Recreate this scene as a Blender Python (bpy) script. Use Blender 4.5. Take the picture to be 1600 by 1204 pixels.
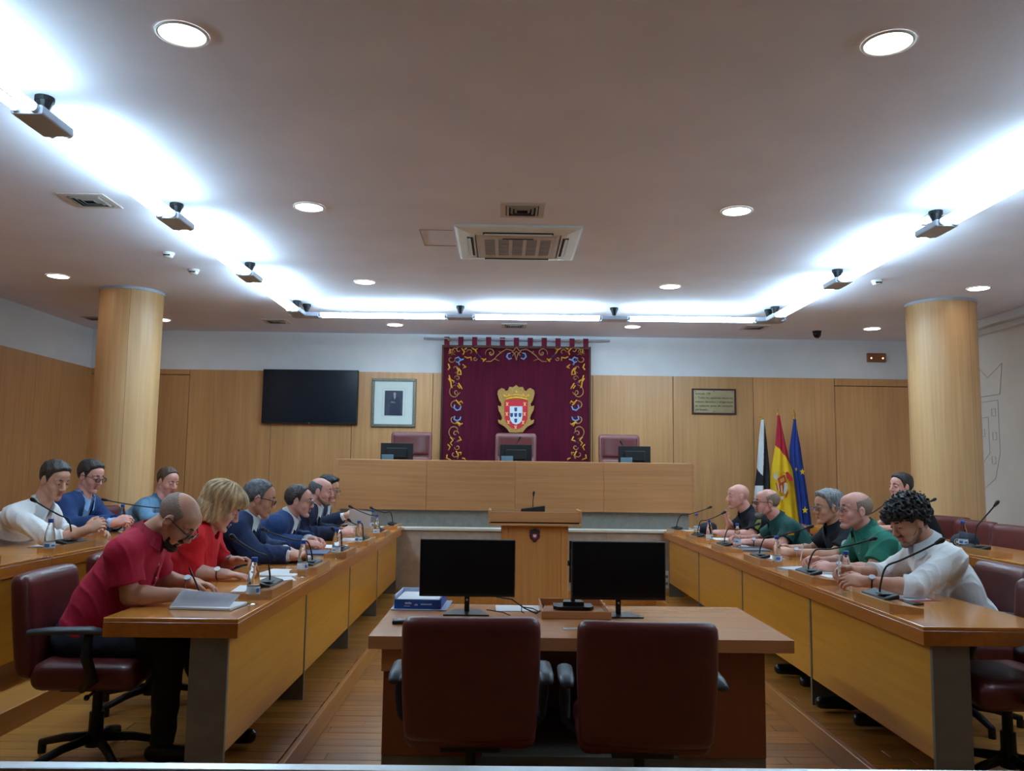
import bpy, bmesh, math, random
import numpy as np
from mathutils import Vector, Matrix
PI=math.pi
C=bpy.context.scene.collection
for o in list(bpy.data.objects): bpy.data.objects.remove(o)

# ------------------------------------------------------------------ camera, world, exposure
ZC=1.54
AX=np.array([[0.9998559264791348,-0.013917362331442536,-0.009717680293487812],
             [-0.011094377362681044,-0.10252734942063861,-0.9946683152748522],
             [0.012846831340277158,0.9946328215208433,-0.1026669824140208]])
cam=bpy.data.cameras.new('camera'); cam.sensor_fit='HORIZONTAL'; cam.sensor_width=36; cam.lens=36*1300/1600
cam.clip_start=0.05; cam.clip_end=60
co=bpy.data.objects.new('camera',cam); C.objects.link(co)
M=Matrix([list(AX[i])+[0] for i in range(3)]+[[0,0,0,1]]); M.translation=(0,0,ZC)
co.matrix_world=M
bpy.context.scene.camera=co
def W(u,v,Y):
    "a measured point of the photograph (1600x1204 frame) standing Y metres into the room"
    r=AX@np.array([u-800.,602.-v,-1300.]); t=Y/r[1]
    return np.array([r[0]*t,Y,ZC+r[2]*t])
wd=bpy.data.worlds.new('world'); bpy.context.scene.world=wd; wd.use_nodes=True
wd.node_tree.nodes['Background'].inputs[0].default_value=(.5,.55,.6,1)
wd.node_tree.nodes['Background'].inputs[1].default_value=.3
vs=bpy.context.scene.view_settings
vs.view_transform='Standard'; vs.look='None'; vs.exposure=0.06; vs.gamma=1.0
try: vs.use_curve_mapping=False
except Exception: pass
TUBE=44.0; DOWN=20.0     # strength of fluorescent tubes and of the downlight discs

# ------------------------------------------------------------------ helpers
def s2l(c): return tuple(((x/255)/12.92 if x/255<=.04045 else ((x/255+.055)/1.055)**2.4) for x in c)
def nt(name):
    m=bpy.data.materials.new(name); m.use_nodes=True
    return m,m.node_tree,m.node_tree.nodes['Principled BSDF']
def mat(name,rgb,rough=.6,var=.06,scale=8,bump=0,bscale=60,metal=0,coat=0,spec=.5,stretch=None,trans=0,ior=1.45,emit=0,ecol=None,sheen=0,alpha=1):
    m,t,b=nt(name); col=s2l(rgb)
    b.inputs['Base Color'].default_value=(*col,1); b.inputs['Roughness'].default_value=rough
    b.inputs['Metallic'].default_value=metal; b.inputs['Coat Weight'].default_value=coat
    b.inputs['Coat Roughness'].default_value=.12
    b.inputs['Specular IOR Level'].default_value=spec
    b.inputs['Transmission Weight'].default_value=trans; b.inputs['IOR'].default_value=ior
    b.inputs['Sheen Weight'].default_value=sheen
    if emit:
        b.inputs['Emission Color'].default_value=(*(ecol or col),1); b.inputs['Emission Strength'].default_value=emit
    tc=t.nodes.new('ShaderNodeTexCoord'); mp=t.nodes.new('ShaderNodeMapping')
    t.links.new(tc.outputs['Object'],mp.inputs[0])
    if stretch: mp.inputs['Scale'].default_value=stretch
    if var:
        n=t.nodes.new('ShaderNodeTexNoise'); n.inputs['Scale'].default_value=scale; n.inputs['Detail'].default_value=5
        t.links.new(mp.outputs[0],n.inputs['Vector'])
        r=t.nodes.new('ShaderNodeValToRGB'); e=r.color_ramp.elements
        e[0].position=.3; e[1].position=.7
        e[0].color=(*[c*(1-var*2) for c in col],1); e[1].color=(*[min(1,c*(1+var*2)) for c in col],1)
        t.links.new(n.outputs[0],r.inputs[0]); t.links.new(r.outputs[0],b.inputs['Base Color'])
    if bump:
        n2=t.nodes.new('ShaderNodeTexNoise'); n2.inputs['Scale'].default_value=bscale; n2.inputs['Detail'].default_value=4
        t.links.new(mp.outputs[0],n2.inputs['Vector'])
        bp=t.nodes.new('ShaderNodeBump'); bp.inputs['Strength'].default_value=bump; bp.inputs['Distance'].default_value=.01
        t.links.new(n2.outputs[0],bp.inputs['Height']); t.links.new(bp.outputs[0],b.inputs['Normal'])
    return m
def wood(name,a,bcol,axis,rough=.35,coat=0,gs=1.0,rnd=.08):
    "veneer: fine grain drawn out along axis (0,1,2); each object a slightly different sheet"
    m,t,b=nt(name); L=t.links.new
    b.inputs['Roughness'].default_value=rough; b.inputs['Coat Weight'].default_value=coat; b.inputs['Coat Roughness'].default_value=.15
    tc=t.nodes.new('ShaderNodeTexCoord'); mp=t.nodes.new('ShaderNodeMapping'); L(tc.outputs['Object'],mp.inputs[0])
    s=[26*gs]*3; s[axis]=.9*gs; mp.inputs['Scale'].default_value=s
    oi=t.nodes.new('ShaderNodeObjectInfo'); ad=t.nodes.new('ShaderNodeVectorMath'); ad.operation='ADD'
    cm=t.nodes.new('ShaderNodeMath'); cm.operation='MULTIPLY'; cm.inputs[1].default_value=37
    L(oi.outputs['Random'],cm.inputs[0]); L(mp.outputs[0],ad.inputs[0]); L(cm.outputs[0],ad.inputs[1])
    n=t.nodes.new('ShaderNodeTexNoise'); n.inputs['Scale'].default_value=1; n.inputs['Detail'].default_value=6; n.inputs['Distortion'].default_value=.6
    L(ad.outputs[0],n.inputs['Vector'])
    mp2=t.nodes.new('ShaderNodeMapping'); L(tc.outputs['Object'],mp2.inputs[0]); s2=[2.2]*3; s2[axis]=.5; mp2.inputs['Scale'].default_value=s2
    n2=t.nodes.new('ShaderNodeTexNoise'); n2.inputs['Scale'].default_value=1; n2.inputs['Detail'].default_value=2; L(mp2.outputs[0],n2.inputs['Vector'])
    mx=t.nodes.new('ShaderNodeMath'); mx.operation='MULTIPLY_ADD'; mx.inputs[1].default_value=.55
    L(n.outputs[0],mx.inputs[0]); sc=t.nodes.new('ShaderNodeMath'); sc.operation='MULTIPLY'; sc.inputs[1].default_value=.45; L(n2.outputs[0],sc.inputs[0]); L(sc.outputs[0],mx.inputs[2])
    r=t.nodes.new('ShaderNodeValToRGB'); e=r.color_ramp.elements; e[0].position=.32; e[1].position=.66
    e[0].color=(*s2l(a),1); e[1].color=(*s2l(bcol),1); L(mx.outputs[0],r.inputs[0])
    hs=t.nodes.new('ShaderNodeHueSaturation'); mr=t.nodes.new('ShaderNodeMapRange'); mr.inputs['To Min'].default_value=1-rnd; mr.inputs['To Max'].default_value=1+rnd
    L(oi.outputs['Random'],mr.inputs[0]); L(mr.outputs[0],hs.inputs['Value']); L(r.outputs[0],hs.inputs['Color']); L(hs.outputs[0],b.inputs['Base Color'])
    bp=t.nodes.new('ShaderNodeBump'); bp.inputs['Strength'].default_value=.05; bp.inputs['Distance'].default_value=.004
    L(n.outputs[0],bp.inputs['Height']); L(bp.outputs[0],b.inputs['Normal'])
    return m
def link(name,me,m=None,parent=None,loc=None,label=None,smooth=False):
    if m is not None:
        if isinstance(m,(list,tuple)):
            for x in m: me.materials.append(x)
        else: me.materials.append(m)
    if smooth: me.polygons.foreach_set('use_smooth',[True]*len(me.polygons))
    o=bpy.data.objects.new(name,me); C.objects.link(o)
    if parent is not None: o.parent=parent
    if loc is not None: o.location=loc
    if label: o['label']=label
    return o
def tag(o,label,cat,group=None,kind=None):
    if label: o['label']=label
    if cat: o['category']=cat
    if group: o['group']=group
    if kind: o['kind']=kind
    return o
def thing(name,label,cat,loc=(0,0,0),rz=0,group=None):
    o=bpy.data.objects.new(name,None); o.empty_display_size=.1; C.objects.link(o)
    o.location=loc; o.rotation_euler=(0,0,rz)
    return tag(o,label,cat,group)
def kids(o): return [x for x in bpy.data.objects if x.parent==o]
def tree(o,parent=None):
    c=o.copy(); C.objects.link(c)
    if parent is not None: c.parent=parent
    for k in KIDS.get(o.name,[]) or kids(o): tree(k,c)
    return c
KIDS={}
def struct(o): o['kind']='structure'; return o
class B:
    "collects shapes into one bmesh"
    def __init__(s): s.b=bmesh.new()
    def box(s,x0,y0,z0,x1,y1,z1,bev=0,seg=2,mi=0):
        r=bmesh.ops.create_cube(s.b,size=1)
        vs=r['verts']
        for v in vs: v.co=Vector(((x0+x1)/2+v.co.x*(x1-x0),(y0+y1)/2+v.co.y*(y1-y0),(z0+z1)/2+v.co.z*(z1-z0)))
        fs=set(f for v in vs for f in v.link_faces)
        for f in fs: f.material_index=mi
        if bev:
            es=list(set(e for v in vs for e in v.link_edges))
            bmesh.ops.bevel(s.b,geom=es,offset=bev,segments=seg,affect='EDGES',profile=.5,clamp_overlap=True)
        return s
    def cyl(s,p0,p1,r0,r1=None,n=16,caps=True,mi=0):
        r1=r0 if r1 is None else r1
        p0=Vector(p0);p1=Vector(p1); d=p1-p0; L=d.length
        q=d.to_track_quat('Z','Y').to_matrix().to_4x4(); q.translation=(p0+p1)/2
        r=bmesh.ops.create_cone(s.b,cap_ends=caps,segments=n,radius1=r0,radius2=r1,depth=L,matrix=q)
        for f in set(f for v in r['verts'] for f in v.link_faces): f.material_index=mi
        return s
    def sph(s,c,r,n=12,sc=(1,1,1),mi=0,rot=None):
        m=Matrix.Translation(c)@(rot.to_4x4() if rot else Matrix())@Matrix.Diagonal((r*sc[0],r*sc[1],r*sc[2],1))
        q=bmesh.ops.create_uvsphere(s.b,u_segments=n,v_segments=max(6,n//2+2),radius=1,matrix=m)
        for f in set(f for v in q['verts'] for f in v.link_faces): f.material_index=mi
        return s
    def tube(s,pts,r,n=8,mi=0,close=False):
        pts=[Vector(p) for p in pts]; rr=r if isinstance(r,(list,tuple)) else [r]*len(pts)
        rings=[]; N=len(pts); up=None
        for i,p in enumerate(pts):
            a=pts[(i-1)%N] if (close or i>0) else p; c=pts[(i+1)%N] if (close or i<N-1) else p
            d=(c-a).normalized()
            if up is None: up=Vector((0,0,1)) if abs(d.z)<.9 else Vector((1,0,0))
            x=d.cross(up)
            if x.length<1e-5: x=d.cross(Vector((0,1,0)))
            x.normalize(); y=x.cross(d).normalized(); up=y
            rings.append([s.b.verts.new(p+(x*math.cos(2*PI*k/n)+y*math.sin(2*PI*k/n))*rr[i]) for k in range(n)])
        for i in range(N if close else N-1):
            A=rings[i];D=rings[(i+1)%N]
            for k in range(n):
                f=s.b.faces.new((A[k],A[(k+1)%n],D[(k+1)%n],D[k])); f.material_index=mi; f.smooth=True
        if not close:
            f=s.b.faces.new(rings[0][::-1]); f.material_index=mi; f=s.b.faces.new(rings[-1]); f.material_index=mi
        return s
    def lathe(s,prof,n=20,c=(0,0,0),mi=0,close=True):
        rings=[]
        for r,z in prof: rings.append([s.b.verts.new((c[0]+r*math.cos(2*PI*k/n),c[1]+r*math.sin(2*PI*k/n),c[2]+z)) for k in range(n)])
        for A,D in zip(rings,rings[1:]):
            for k in range(n):
                f=s.b.faces.new((A[k],A[(k+1)%n],D[(k+1)%n],D[k])); f.material_index=mi; f.smooth=True
        if close:
            for R,rev in ((rings[0],1),(rings[-1],0)):
                f=s.b.faces.new(R[::-1] if rev else R); f.material_index=mi
        return s
    def plate(s,pts,y0,y1,mi=0):
        "outline in x,z given counter-clockwise seen from -y, from y0 (front) to y1 (back)"
        f0=[s.b.verts.new((x,y0,z)) for x,z in pts]; f1=[s.b.verts.new((x,y1,z)) for x,z in pts]
        fs=[s.b.faces.new(f0),s.b.faces.new(f1[::-1])]
        n=len(pts)
        for i in range(n): fs.append(s.b.faces.new((f0[(i+1)%n],f0[i],f1[i],f1[(i+1)%n])))
        for f in fs: f.material_index=mi
        return s
    def slab(s,pts,z0,z1,mi=0):
        "outline in x,y counter-clockwise from above"
        a=[s.b.verts.new((x,y,z0)) for x,y in pts]; c=[s.b.verts.new((x,y,z1)) for x,y in pts]; n=len(pts)
        fs=[s.b.faces.new(c),s.b.faces.new(a[::-1])]+[s.b.faces.new((a[i],a[(i+1)%n],c[(i+1)%n],c[i])) for i in range(n)]
        for f in fs: f.material_index=mi
        return s
    def xf(s,fn):
        for v in s.b.verts: v.co=Vector(fn(v.co))
        return s
    def mesh(s,name='m'):
        bmesh.ops.recalc_face_normals(s.b,faces=s.b.faces)
        me=bpy.data.meshes.new(name); s.b.to_mesh(me); s.b.free(); return me
    def link(s,name,m,parent=None,loc=None,label=None,smooth=False):
        return link(name,s.mesh(name),m,parent,loc,label,smooth)
def cushion(sx,sy,sz,r,n=8,fn=None):
    "rounded box centred on 0, finely divided so it can be bent by fn"
    b=bmesh.new(); bmesh.ops.create_cube(b,size=1)
    bmesh.ops.subdivide_edges(b,edges=b.edges[:],cuts=n,use_grid_fill=True)
    h=Vector((sx/2,sy/2,sz/2))
    for v in b.verts:
        p=Vector((v.co.x*sx,v.co.y*sy,v.co.z*sz))
        # squeeze grid toward the edges for better rounding
        for i in range(3):
            t=p[i]/h[i]; t=math.copysign(abs(t)**.6,t); p[i]=t*h[i]
        q=Vector([max(-h[i]+r,min(h[i]-r,p[i])) for i in range(3)]); d=p-q
        if d.length>1e-9: p=q+d.normalized()*r
        v.co=p if fn is None else Vector(fn(p))
    me=bpy.data.meshes.new('c'); b.to_mesh(me); b.free(); return me
# ------------------------------------------------------------------ materials
mt_wall=mat('plaster_white',(220,222,228),.85,.02,3)
mt_ceil=mat('ceiling_paint',(228,226,242),.9,.02,2)
mt_grey=mat('grey_panel_wall',(230,226,222),.8,.02,2)
mt_oak=wood('oak_veneer_wall',(176,124,76),(205,152,98),2,.42,.1)
mt_oakh=wood('oak_veneer_dais',(170,116,72),(196,140,92),0,.4,.1)
mt_col=wood('oak_veneer_column',(186,140,92),(212,166,116),2,.42,.05)
mt_desk=wood('desk_veneer',(188,112,40),(212,140,62),1,.2,.5)
mt_deskx=wood('desk_veneer_cross',(182,118,72),(196,134,88),0,.24,.4)
mt_edge=wood('desk_edge_wood',(160,86,22),(186,108,34),1,.3,.3)
mt_pan=wood('desk_front_veneer',(176,112,22),(198,134,36),1,.35,.25)
mt_red=wood('stained_side_panel',(110,50,24),(130,62,32),2,.4,.2)
mt_floor=wood('floor_plank',(152,94,34),(186,126,52),0,.34,.3,rnd=.2)
mt_riser=wood('step_riser_wood',(162,104,42),(190,128,60),1,.35,.2)
mt_stone=mat('grey_fabric_panel',(136,132,126),.8,.05,20,.1,120)
mt_legm=mat('grey_steel_leg',(118,112,102),.45,.05,14,.05,90,metal=.35)
mt_beige=mat('beige_plinth_stone',(166,146,130),.7,.06,12,.1,60)
mt_joint=mat('dark_joint',(52,34,20),.9,0)
mt_black=mat('black_plastic',(18,19,22),.35,.05,30)
mt_blackm=mat('black_matte',(14,15,17),.55,.05,30)
mt_scr=mat('dark_screen',(8,10,15),.18,0)
mt_lea=mat('maroon_leather',(88,29,27),.42,.06,14,.12,160,coat=.15)
mt_lea2=mat('maroon_leather_grey_reflection',(122,72,70),.45,.05,14,.1,160,coat=.1)  # same maroon leather, greyish reflection painted into its colour
mt_chrome=mat('brushed_aluminium',(190,192,198),.28,.03,6,metal=.9,stretch=(1,30,30))
mt_steel=mat('grey_fixture_housing',(172,178,192),.4,.03,10)
mt_whitep=mat('white_plastic',(222,222,220),.45,.02,10)
mt_offw=mat('ivory_plastic',(200,190,184),.5,.02,10)
mt_vent=mat('grille_grey',(150,142,140),.5,.02,10)
mt_dark=mat('dark_void',(30,28,28),.8,0)
mt_paper=mat('white_paper',(228,228,232),.8,.01,10)
mt_gold=mat('gilt_brass',(196,150,70),.35,.06,40,metal=.8)
def emis(name,col,st):
    m=bpy.data.materials.new(name); m.use_nodes=True; t=m.node_tree; t.nodes.remove(t.nodes['Principled BSDF'])
    e=t.nodes.new('ShaderNodeEmission'); e.inputs[0].default_value=(*col,1); e.inputs[1].default_value=st
    t.links.new(e.outputs[0],t.nodes['Material Output'].inputs[0]); return m
mt_arm=mat('grey_arm_pad',(66,70,78),.45,.05,30)
mt_tube=emis('fluorescent_tube_glow',(.55,.84,1.0),TUBE)
mt_disc=emis('downlight_diffuser_glow',(1.0,.9,.78),DOWN)

# ------------------------------------------------------------------ room shell
XL,XR,YB,YF,H=-6.0,6.15,12.05,-4.5,3.52
SX0,SX1=-1.05,1.83        # where the side platforms begin
UX0,UX1=-2.62,3.22        # where the second tier begins
PZ,UZ,GZ=.12,.24,.87
fl=struct(B().box(XL-.1,YF-.1,-.12,XR+.1,YB+.1,-.012).link('floor',mt_joint))
def planks(parent,x0,x1,y0,y1,z,pw=.115,pl=1.25,ymax=99,seed=1,m=None):
    rnd=random.Random(seed); cache={}; far=B(); nf=0; y=y0; row=0
    while y<y1-.01:
        yy=min(y+pw,y1); x=x0-rnd.random()*pl
        while x<x1-.01:
            a=max(x,x0); c=min(x+pl,x1); x+=pl
            if c-a<.04: continue
            if y<ymax:
                key=(round(c-a,2),round(yy-y,3))
                if key not in cache:
                    w,h=key; cache[key]=B().box(0,0,-.012,w-.003,h-.003,0,.0012,1).mesh('plank'); cache[key].materials.append(m or mt_floor)
                link('plank',cache[key],None,parent,(a,y,z-.0001*rnd.random()*8))
            else: far.box(a,y,z-.012,c-.003,yy-.003,z-.0005*rnd.random()); nf+=1
        y=yy; row+=1
    if nf: far.link('distant_planks',m or mt_floor,parent)['kind']='stuff'
    else: far.b.free()
planks(fl,SX0,SX1,2.9,9.9,0,ymax=9.0,seed=4)
B().box(XL,YF,-.012,XR,2.9,0).link('near_flooring',mt_floor,fl)
for nm,x0,x1,xs0,xs1,sgn,sd in (('left_platform',XL,SX0,UX0,SX0,-1,7),('right_platform',SX1,XR,SX1,UX1,1,9)):
    p=struct(B().box(x0,2.9,0,x1,YB,PZ-.012).link(nm,mt_joint))
    planks(p,xs0+(.013 if sgn>0 else 0),xs1-.022 if sgn<0 else xs1,3.0,YB,PZ,ymax=9.6,seed=sd)
    xr=SX0 if sgn<0 else SX1
    B().box(xr-.02,2.9,0,xr+.012,9.9,PZ+.002,.004).link('step_riser',mt_riser,p)
    xu=UX0 if sgn<0 else UX1
    if sgn<0: B().box(XL,2.9,PZ-.01,xu,YB,UZ,.004).link('upper_step',mt_riser,p)
    else: B().box(xu,2.9,PZ-.01,XR,YB,UZ,.004).link('upper_step',mt_riser,p)
cl=struct(B().box(XL-.1,YF-.1,H,XR+.1,YB+.1,H+.12).link('ceiling',mt_ceil))
# hatch outline beside the cassette
hb=B()
for a in ((-.72,6.72,-.44,6.73),(-.72,7.2,-.44,7.21),(-.72,6.72,-.712,7.21)): hb.box(a[0],a[1],H-.004,a[2],a[3],H)
hb.link('access_hatch_seam',mt_vent,cl)
WT=2.95
wb=struct(B().box(XL-.1,YB,0,XR+.1,YB+.12,H).link('wall_back',mt_wall))
js=[XL,-4.55,-3.35,-2.19,-1.03,1.29,2.46,3.63,4.82,XR]
for i,(a,c) in enumerate(zip(js,js[1:])):
    n=2 if c-a>1.8 else 1
    for k in range(n):
        x0=a+(c-a)*k/n; x1=a+(c-a)*(k+1)/n
        if i in (0,len(js)-2):
            zt=2.87 if i==0 else 2.84
            B().box(x0+.004,YB-.03,zt+.006,x1-.004,YB+.001,WT,.002,1).link('panel',mt_oak,wb)
            continue
        B().box(x0+.004,YB-.03,0,x1-.004,YB+.001,WT,.002,1).link('panel',mt_oak,wb)
B().box(XL,YB-.03,0,-5.604,YB+.001,2.866,.002,1).link('panel',mt_oak,wb); B().box(5.954,YB-.03,0,XR,YB+.001,2.836,.002,1).link('panel',mt_oak,wb)
B().box(XL,YB-.012,0,XR,YB+.002,WT-.004).link('joint_backing',mt_joint,wb)
for nm,x0,x1,zt in (('door_1',-5.6,-4.554,2.865),('door_2',4.824,5.95,2.835)):
    d=struct(B().box(x0,YB-.034,0,x1,YB,zt,.002,1).link(nm,mt_oak))
    hx=x0+.08 if nm=='door_1' else x0+.08
    B().cyl((hx,YB-.034,1.05),(hx,YB-.075,1.05),.01).tube([(hx,YB-.075,1.05),(hx+.12,YB-.075,1.05)],.009).link('door_handle',mt_chrome,d)
wl=struct(B().box(XL-.12,YF,0,XL,YB,H).link('wall_left',mt_wall))
y=YB
for k in range(9):
    y0=y-1.45; B().box(XL-.001,y0+.004,UZ,XL+.03,y-.004,WT,.002,1).link('panel',mt_oak,wl); y=y0
B().box(XL,YF,0,XL+.012,YB,WT-.004).link('joint_backing',mt_joint,wl)
wr=struct(B().box(XR,YF,0,XR+.12,YB,H).link('wall_right',mt_grey))
B().box(XR-.16,YF,H-.1,XR,YB,H-.001,.006).box(XR-.07,YF,H-.17,XR,YB,H-.1,.006).link('cornice',mt_wall,wr)
# faint line drawing of a crest on the right wall
cr=B()
def wline(pts,r=.0035): cr.tube([(XR-.003,y_,z_) for y_,z_ in pts],r,4)
cy0,cz0=10.75,1.95
wline([(cy0-.5+.0*k,cz0+.55) for k in (0,)]+[(cy0-.5,cz0-.1),(cy0-.38,cz0-.42),(cy0,cz0-.62),(cy0+.38,cz0-.42),(cy0+.5,cz0-.1),(cy0+.5,cz0+.55),(cy0-.5,cz0+.55)])
wline([(cy0-.28,cz0+.35),(cy0-.28,cz0-.1),(cy0,cz0-.33),(cy0+.28,cz0-.1),(cy0+.28,cz0+.35),(cy0-.28,cz0+.35)])
wline([(cy0-.55,cz0+.62),(cy0-.62,cz0+1.0),(cy0-.3,cz0+.85),(cy0,cz0+1.1),(cy0+.3,cz0+.85),(cy0+.62,cz0+1.0),(cy0+.55,cz0+.62),(cy0-.55,cz0+.62)])
for dy,dz in ((-.4,.4),(-.4,.1),(-.36,-.2),(.4,.4),(.4,.1),(0,-.45),(0,.15),(-.15,.15),(.15,.15),(0,0),(0,.28)):
    wline([(cy0+dy-.04,cz0+dz-.04),(cy0+dy+.04,cz0+dz-.04),(cy0+dy+.04,cz0+dz+.05),(cy0+dy-.04,cz0+dz+.05),(cy0+dy-.04,cz0+dz-.04)],.003)
cr.link('engraved_crest',mat('engraved_line',(182,176,172),.8,0),wr)
wf=struct(B().box(XL-.1,YF-.12,0,XR+.1,YF,H).link('wall_front',mt_wall))
B().box(XL,YF,0,XR,YF+.03,2.9).link('panel',mt_red,wf)

# columns
for x,y,lab,cap in ((-4.25,9.38,'round wood-clad column on the left, behind the seated men',0),(5.0,9.36,'round wood-clad column on the right, beside the grey wall',0)):
    t=thing('column',lab,'column',(x,y,UZ))
    r=.335 if x<0 else .365
    n=48
    for k in range(3):
        a0=2*PI*k/3+.9; b=B(); ring=[]
        N=22
        for i in range(N+1):
            a=a0+(2*PI/3-.008)*i/N; ring.append((r*math.cos(a),r*math.sin(a)))
        for (ax_,ay_),(bx_,by_) in zip(ring,ring[1:]):
            v=[b.b.verts.new(p) for p in ((ax_,ay_,0),(bx_,by_,0),(bx_,by_,H-UZ-.03),(ax_,ay_,H-UZ-.03))]
            f=b.b.faces.new(v); f.smooth=True
        bmesh.ops.remove_doubles(b.b,verts=b.b.verts,dist=1e-5)
        b.link('veneer_sheet',mt_col,t)
    B().cyl((0,0,0),(0,0,H-UZ),r-.008,n=40).link('core',mt_joint,t)
    B().cyl((0,0,H-UZ-.03),(0,0,H-UZ),r+.01,n=48).link('top_ring',mt_steel,t)

# ------------------------------------------------------------------ ceiling fittings
dl=[(-1.5,3.655,'big near round downlight, left of the ceiling'),(1.742,3.62,'big near round downlight, right of the ceiling'),
 (-1.5,6.17,'round downlight level with the small vent, left side'),(1.74,6.1,'round downlight level with the small vent, right side'),
 (-1.49,8.68,'round downlight just before the back tubes, left side'),(1.752,8.68,'round downlight just before the back tubes, right side'),
 (-1.505,11.28,'round downlight behind the tubes, left of the curtain rod'),(1.736,11.16,'round downlight behind the tubes, right of the curtain rod'),
 (-4.7,8.63,'round downlight near the left wall, in front of the left column'),(-4.634,11.15,'round downlight half hidden by the left column'),
 (4.98,8.55,'round downlight above the right column'),(4.96,11.04,'round downlight over the exit box, beside the right column'),
 
 (-4.66,6.15,'unseen round downlight added near the left wall for room light'),(4.97,6.1,'unseen round downlight added near the right wall for room light'),  # outer rows of the grid continued out of view, added for room illumination
 (-4.66,3.65,'unseen round downlight added near the left wall, nearest row, for room light'),(4.97,3.62,'unseen round downlight added near the right wall, nearest row, for room light')]
p0=None
for x,y,lab in dl:
    if p0 is None:
        t=thing('downlight',lab,'ceiling light',(x,y,H),0,'round downlights in the ceiling')
        B().lathe([(.118,-.001),(.118,-.007),(.104,-.009),(.101,-.001)],32,close=False).link('trim_ring',mt_whitep,t)
        B().cyl((0,0,-.0045),(0,0,-.001),.102,n=32).link('diffuser',mt_disc,t)
        p0=t
    else:
        t=tree(p0); t.location=(x,y,H); t['label']=lab
# fluorescent runs
def run(name,label,p,q,n,first=True):
    "one straight run of twin tubes between housings"
    p=Vector(p);q=Vector(q); d=(q-p).normalized(); s=Vector((-d.y,d.x,0))
    ang=math.atan2(d.y,d.x)
    t=thing(name,label,'ceiling light',p,ang,'fluorescent tube runs')
    L=(q-p).length; st=L/n
    for i in range(n+1):
        c=i*st
        if i==0 and not first: continue
        h=B(); h.box(c-.16,-.085,-.03,c+.16,.085,.022,.012,3)
        for e in (-1,1):
            for w in (-1,1): h.cyl((c+e*.16,w*.045,0),(c+e*.185,w*.045,0),.026,n=14)
        ho=h.link('housing',mt_steel,t)
        b=B(); b.cyl((c,0,.02),(c,0,.105),.014,.045,12); b.cyl((c,0,.105),(c,0,.13),.05,n=16); b.link('bracket',mt_blackm,ho)
    for i in range(n):
        for w in (-1,1):
            B().cyl((i*st+.185,w*.045,0),((i+1)*st-.185,w*.045,0),.0225,n=14).link('tube',mt_tube,t,smooth=True)
    return t
HZ=H-.13
run('tube_light','twin fluorescent tube run along the left of the ceiling',(-2.52,2.55,HZ),(-2.47,9.75,HZ),4)
run('tube_light','twin fluorescent tube run along the right of the ceiling',(3.24,2.4,HZ),(3.2,9.68,HZ),4)
run('tube_light','twin fluorescent tube run across the back, in front of the curtain',(-2.4,9.95,HZ),(3.18,9.86,HZ),3)
# vents
def vent(name,label,x,y,s,frame=.045):
    t=thing(name,label,'air vent',(x,y,H),0,'square ceiling air vents')
    b=B()
    k=0
    for w in (s/2,):
        b.box(-w,-w,-.008,w,-w+frame,0,.002,1); b.box(-w,w-frame,-.008,w,w,0,.002,1); b.box(-w,-w+frame,-.008,-w+frame,w-frame,0,.002,1); b.box(w-frame,-w+frame,-.008,w,w-frame,0,.002,1)
    b.link('frame',mt_offw,t)
    B().box(-s/2+.02,-s/2+.02,-.001,s/2-.02,s/2-.02,.002).link('backing',mt_dark,t)
    w=s/2-frame-.006
    while w>.03:
        c=B(); hh=.012
        for a in range(4):
            m=Matrix.Rotation(a*PI/2,3,'Z')
            vs_=[m@Vector(p) for p in ((-w,-w,-.004),(w,-w,-.004),(w-.018,-w+.018,-.016),(-w+.018,-w+.018,-.016))]
            vs2=[v+Vector((0,0,.002)) for v in vs_]
            q=[c.b.verts.new(v) for v in vs_]; q2=[c.b.verts.new(v) for v in vs2]
            c.b.faces.new(q); c.b.faces.new(q2[::-1])
            for i in range(4): c.b.faces.new((q[i],q[(i+1)%4],q2[(i+1)%4],q2[i]))
        c.link('louvre',mt_vent,t); w-=.03
    return t
vent('ceiling_vent','square vent in front of the air conditioning cassette',.121,6.165,.34)
vent('ceiling_vent','square vent left of the left tube run',-3.12,6.1,.34)
vent('ceiling_vent','square vent just above the second right tube housing',3.36,6.25,.34)
vent('ceiling_vent','square vent over the curtain rod, behind the back tubes',.126,11.22,.34)
vent('ceiling_vent','square vent behind the left end of the back tubes',-3.09,11.15,.34)
vent('ceiling_vent','square vent behind the right end of the back tubes',3.37,11.07,.34)
vent('ceiling_vent','square vent half hidden by the left column',-5.5,11.1,.34)
# cassette
t=thing('air_conditioner','large square air conditioning cassette in the middle of the ceiling','air conditioner',(.1,7.06,H))
w=.5
b=B()
def frust(b,w0,z0,w1,z1,mi=0):
    A=[(-w0,-w0,z0),(w0,-w0,z0),(w0,w0,z0),(-w0,w0,z0)]; D=[(-w1,-w1,z1),(w1,-w1,z1),(w1,w1,z1),(-w1,w1,z1)]
    a=[b.b.verts.new(p) for p in A]; d=[b.b.verts.new(p) for p in D]
    for i in range(4):
        f=b.b.faces.new((a[i],a[(i+1)%4],d[(i+1)%4],d[i])); f.material_index=mi
frust(b,.515,0,.52,-.02); frust(b,.52,-.02,.50,-.028); frust(b,.50,-.028,.40,-.045); frust(b,.40,-.045,.36,-.045)
b.link('bezel',mt_whitep,t)
for a in range(4):
    m=Matrix.Rotation(a*PI/2,3,'Z')
    g=B().box(-.29,-.425,-.047,.29,-.375,-.040); g.xf(lambda v:m@v); so=g.link('air_slot',mt_dark,t)
    g=B().box(-.28,-.42,-.058,.28,-.395,-.05,.004); g.xf(lambda v:m@v); g.link('flap',mt_whitep,so)
B().box(-.35,-.35,-.046,.35,.35,-.03,.006).box(-.33,-.33,-.052,.33,.33,-.044,.004).link('centre_panel',mt_offw,t)
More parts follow.
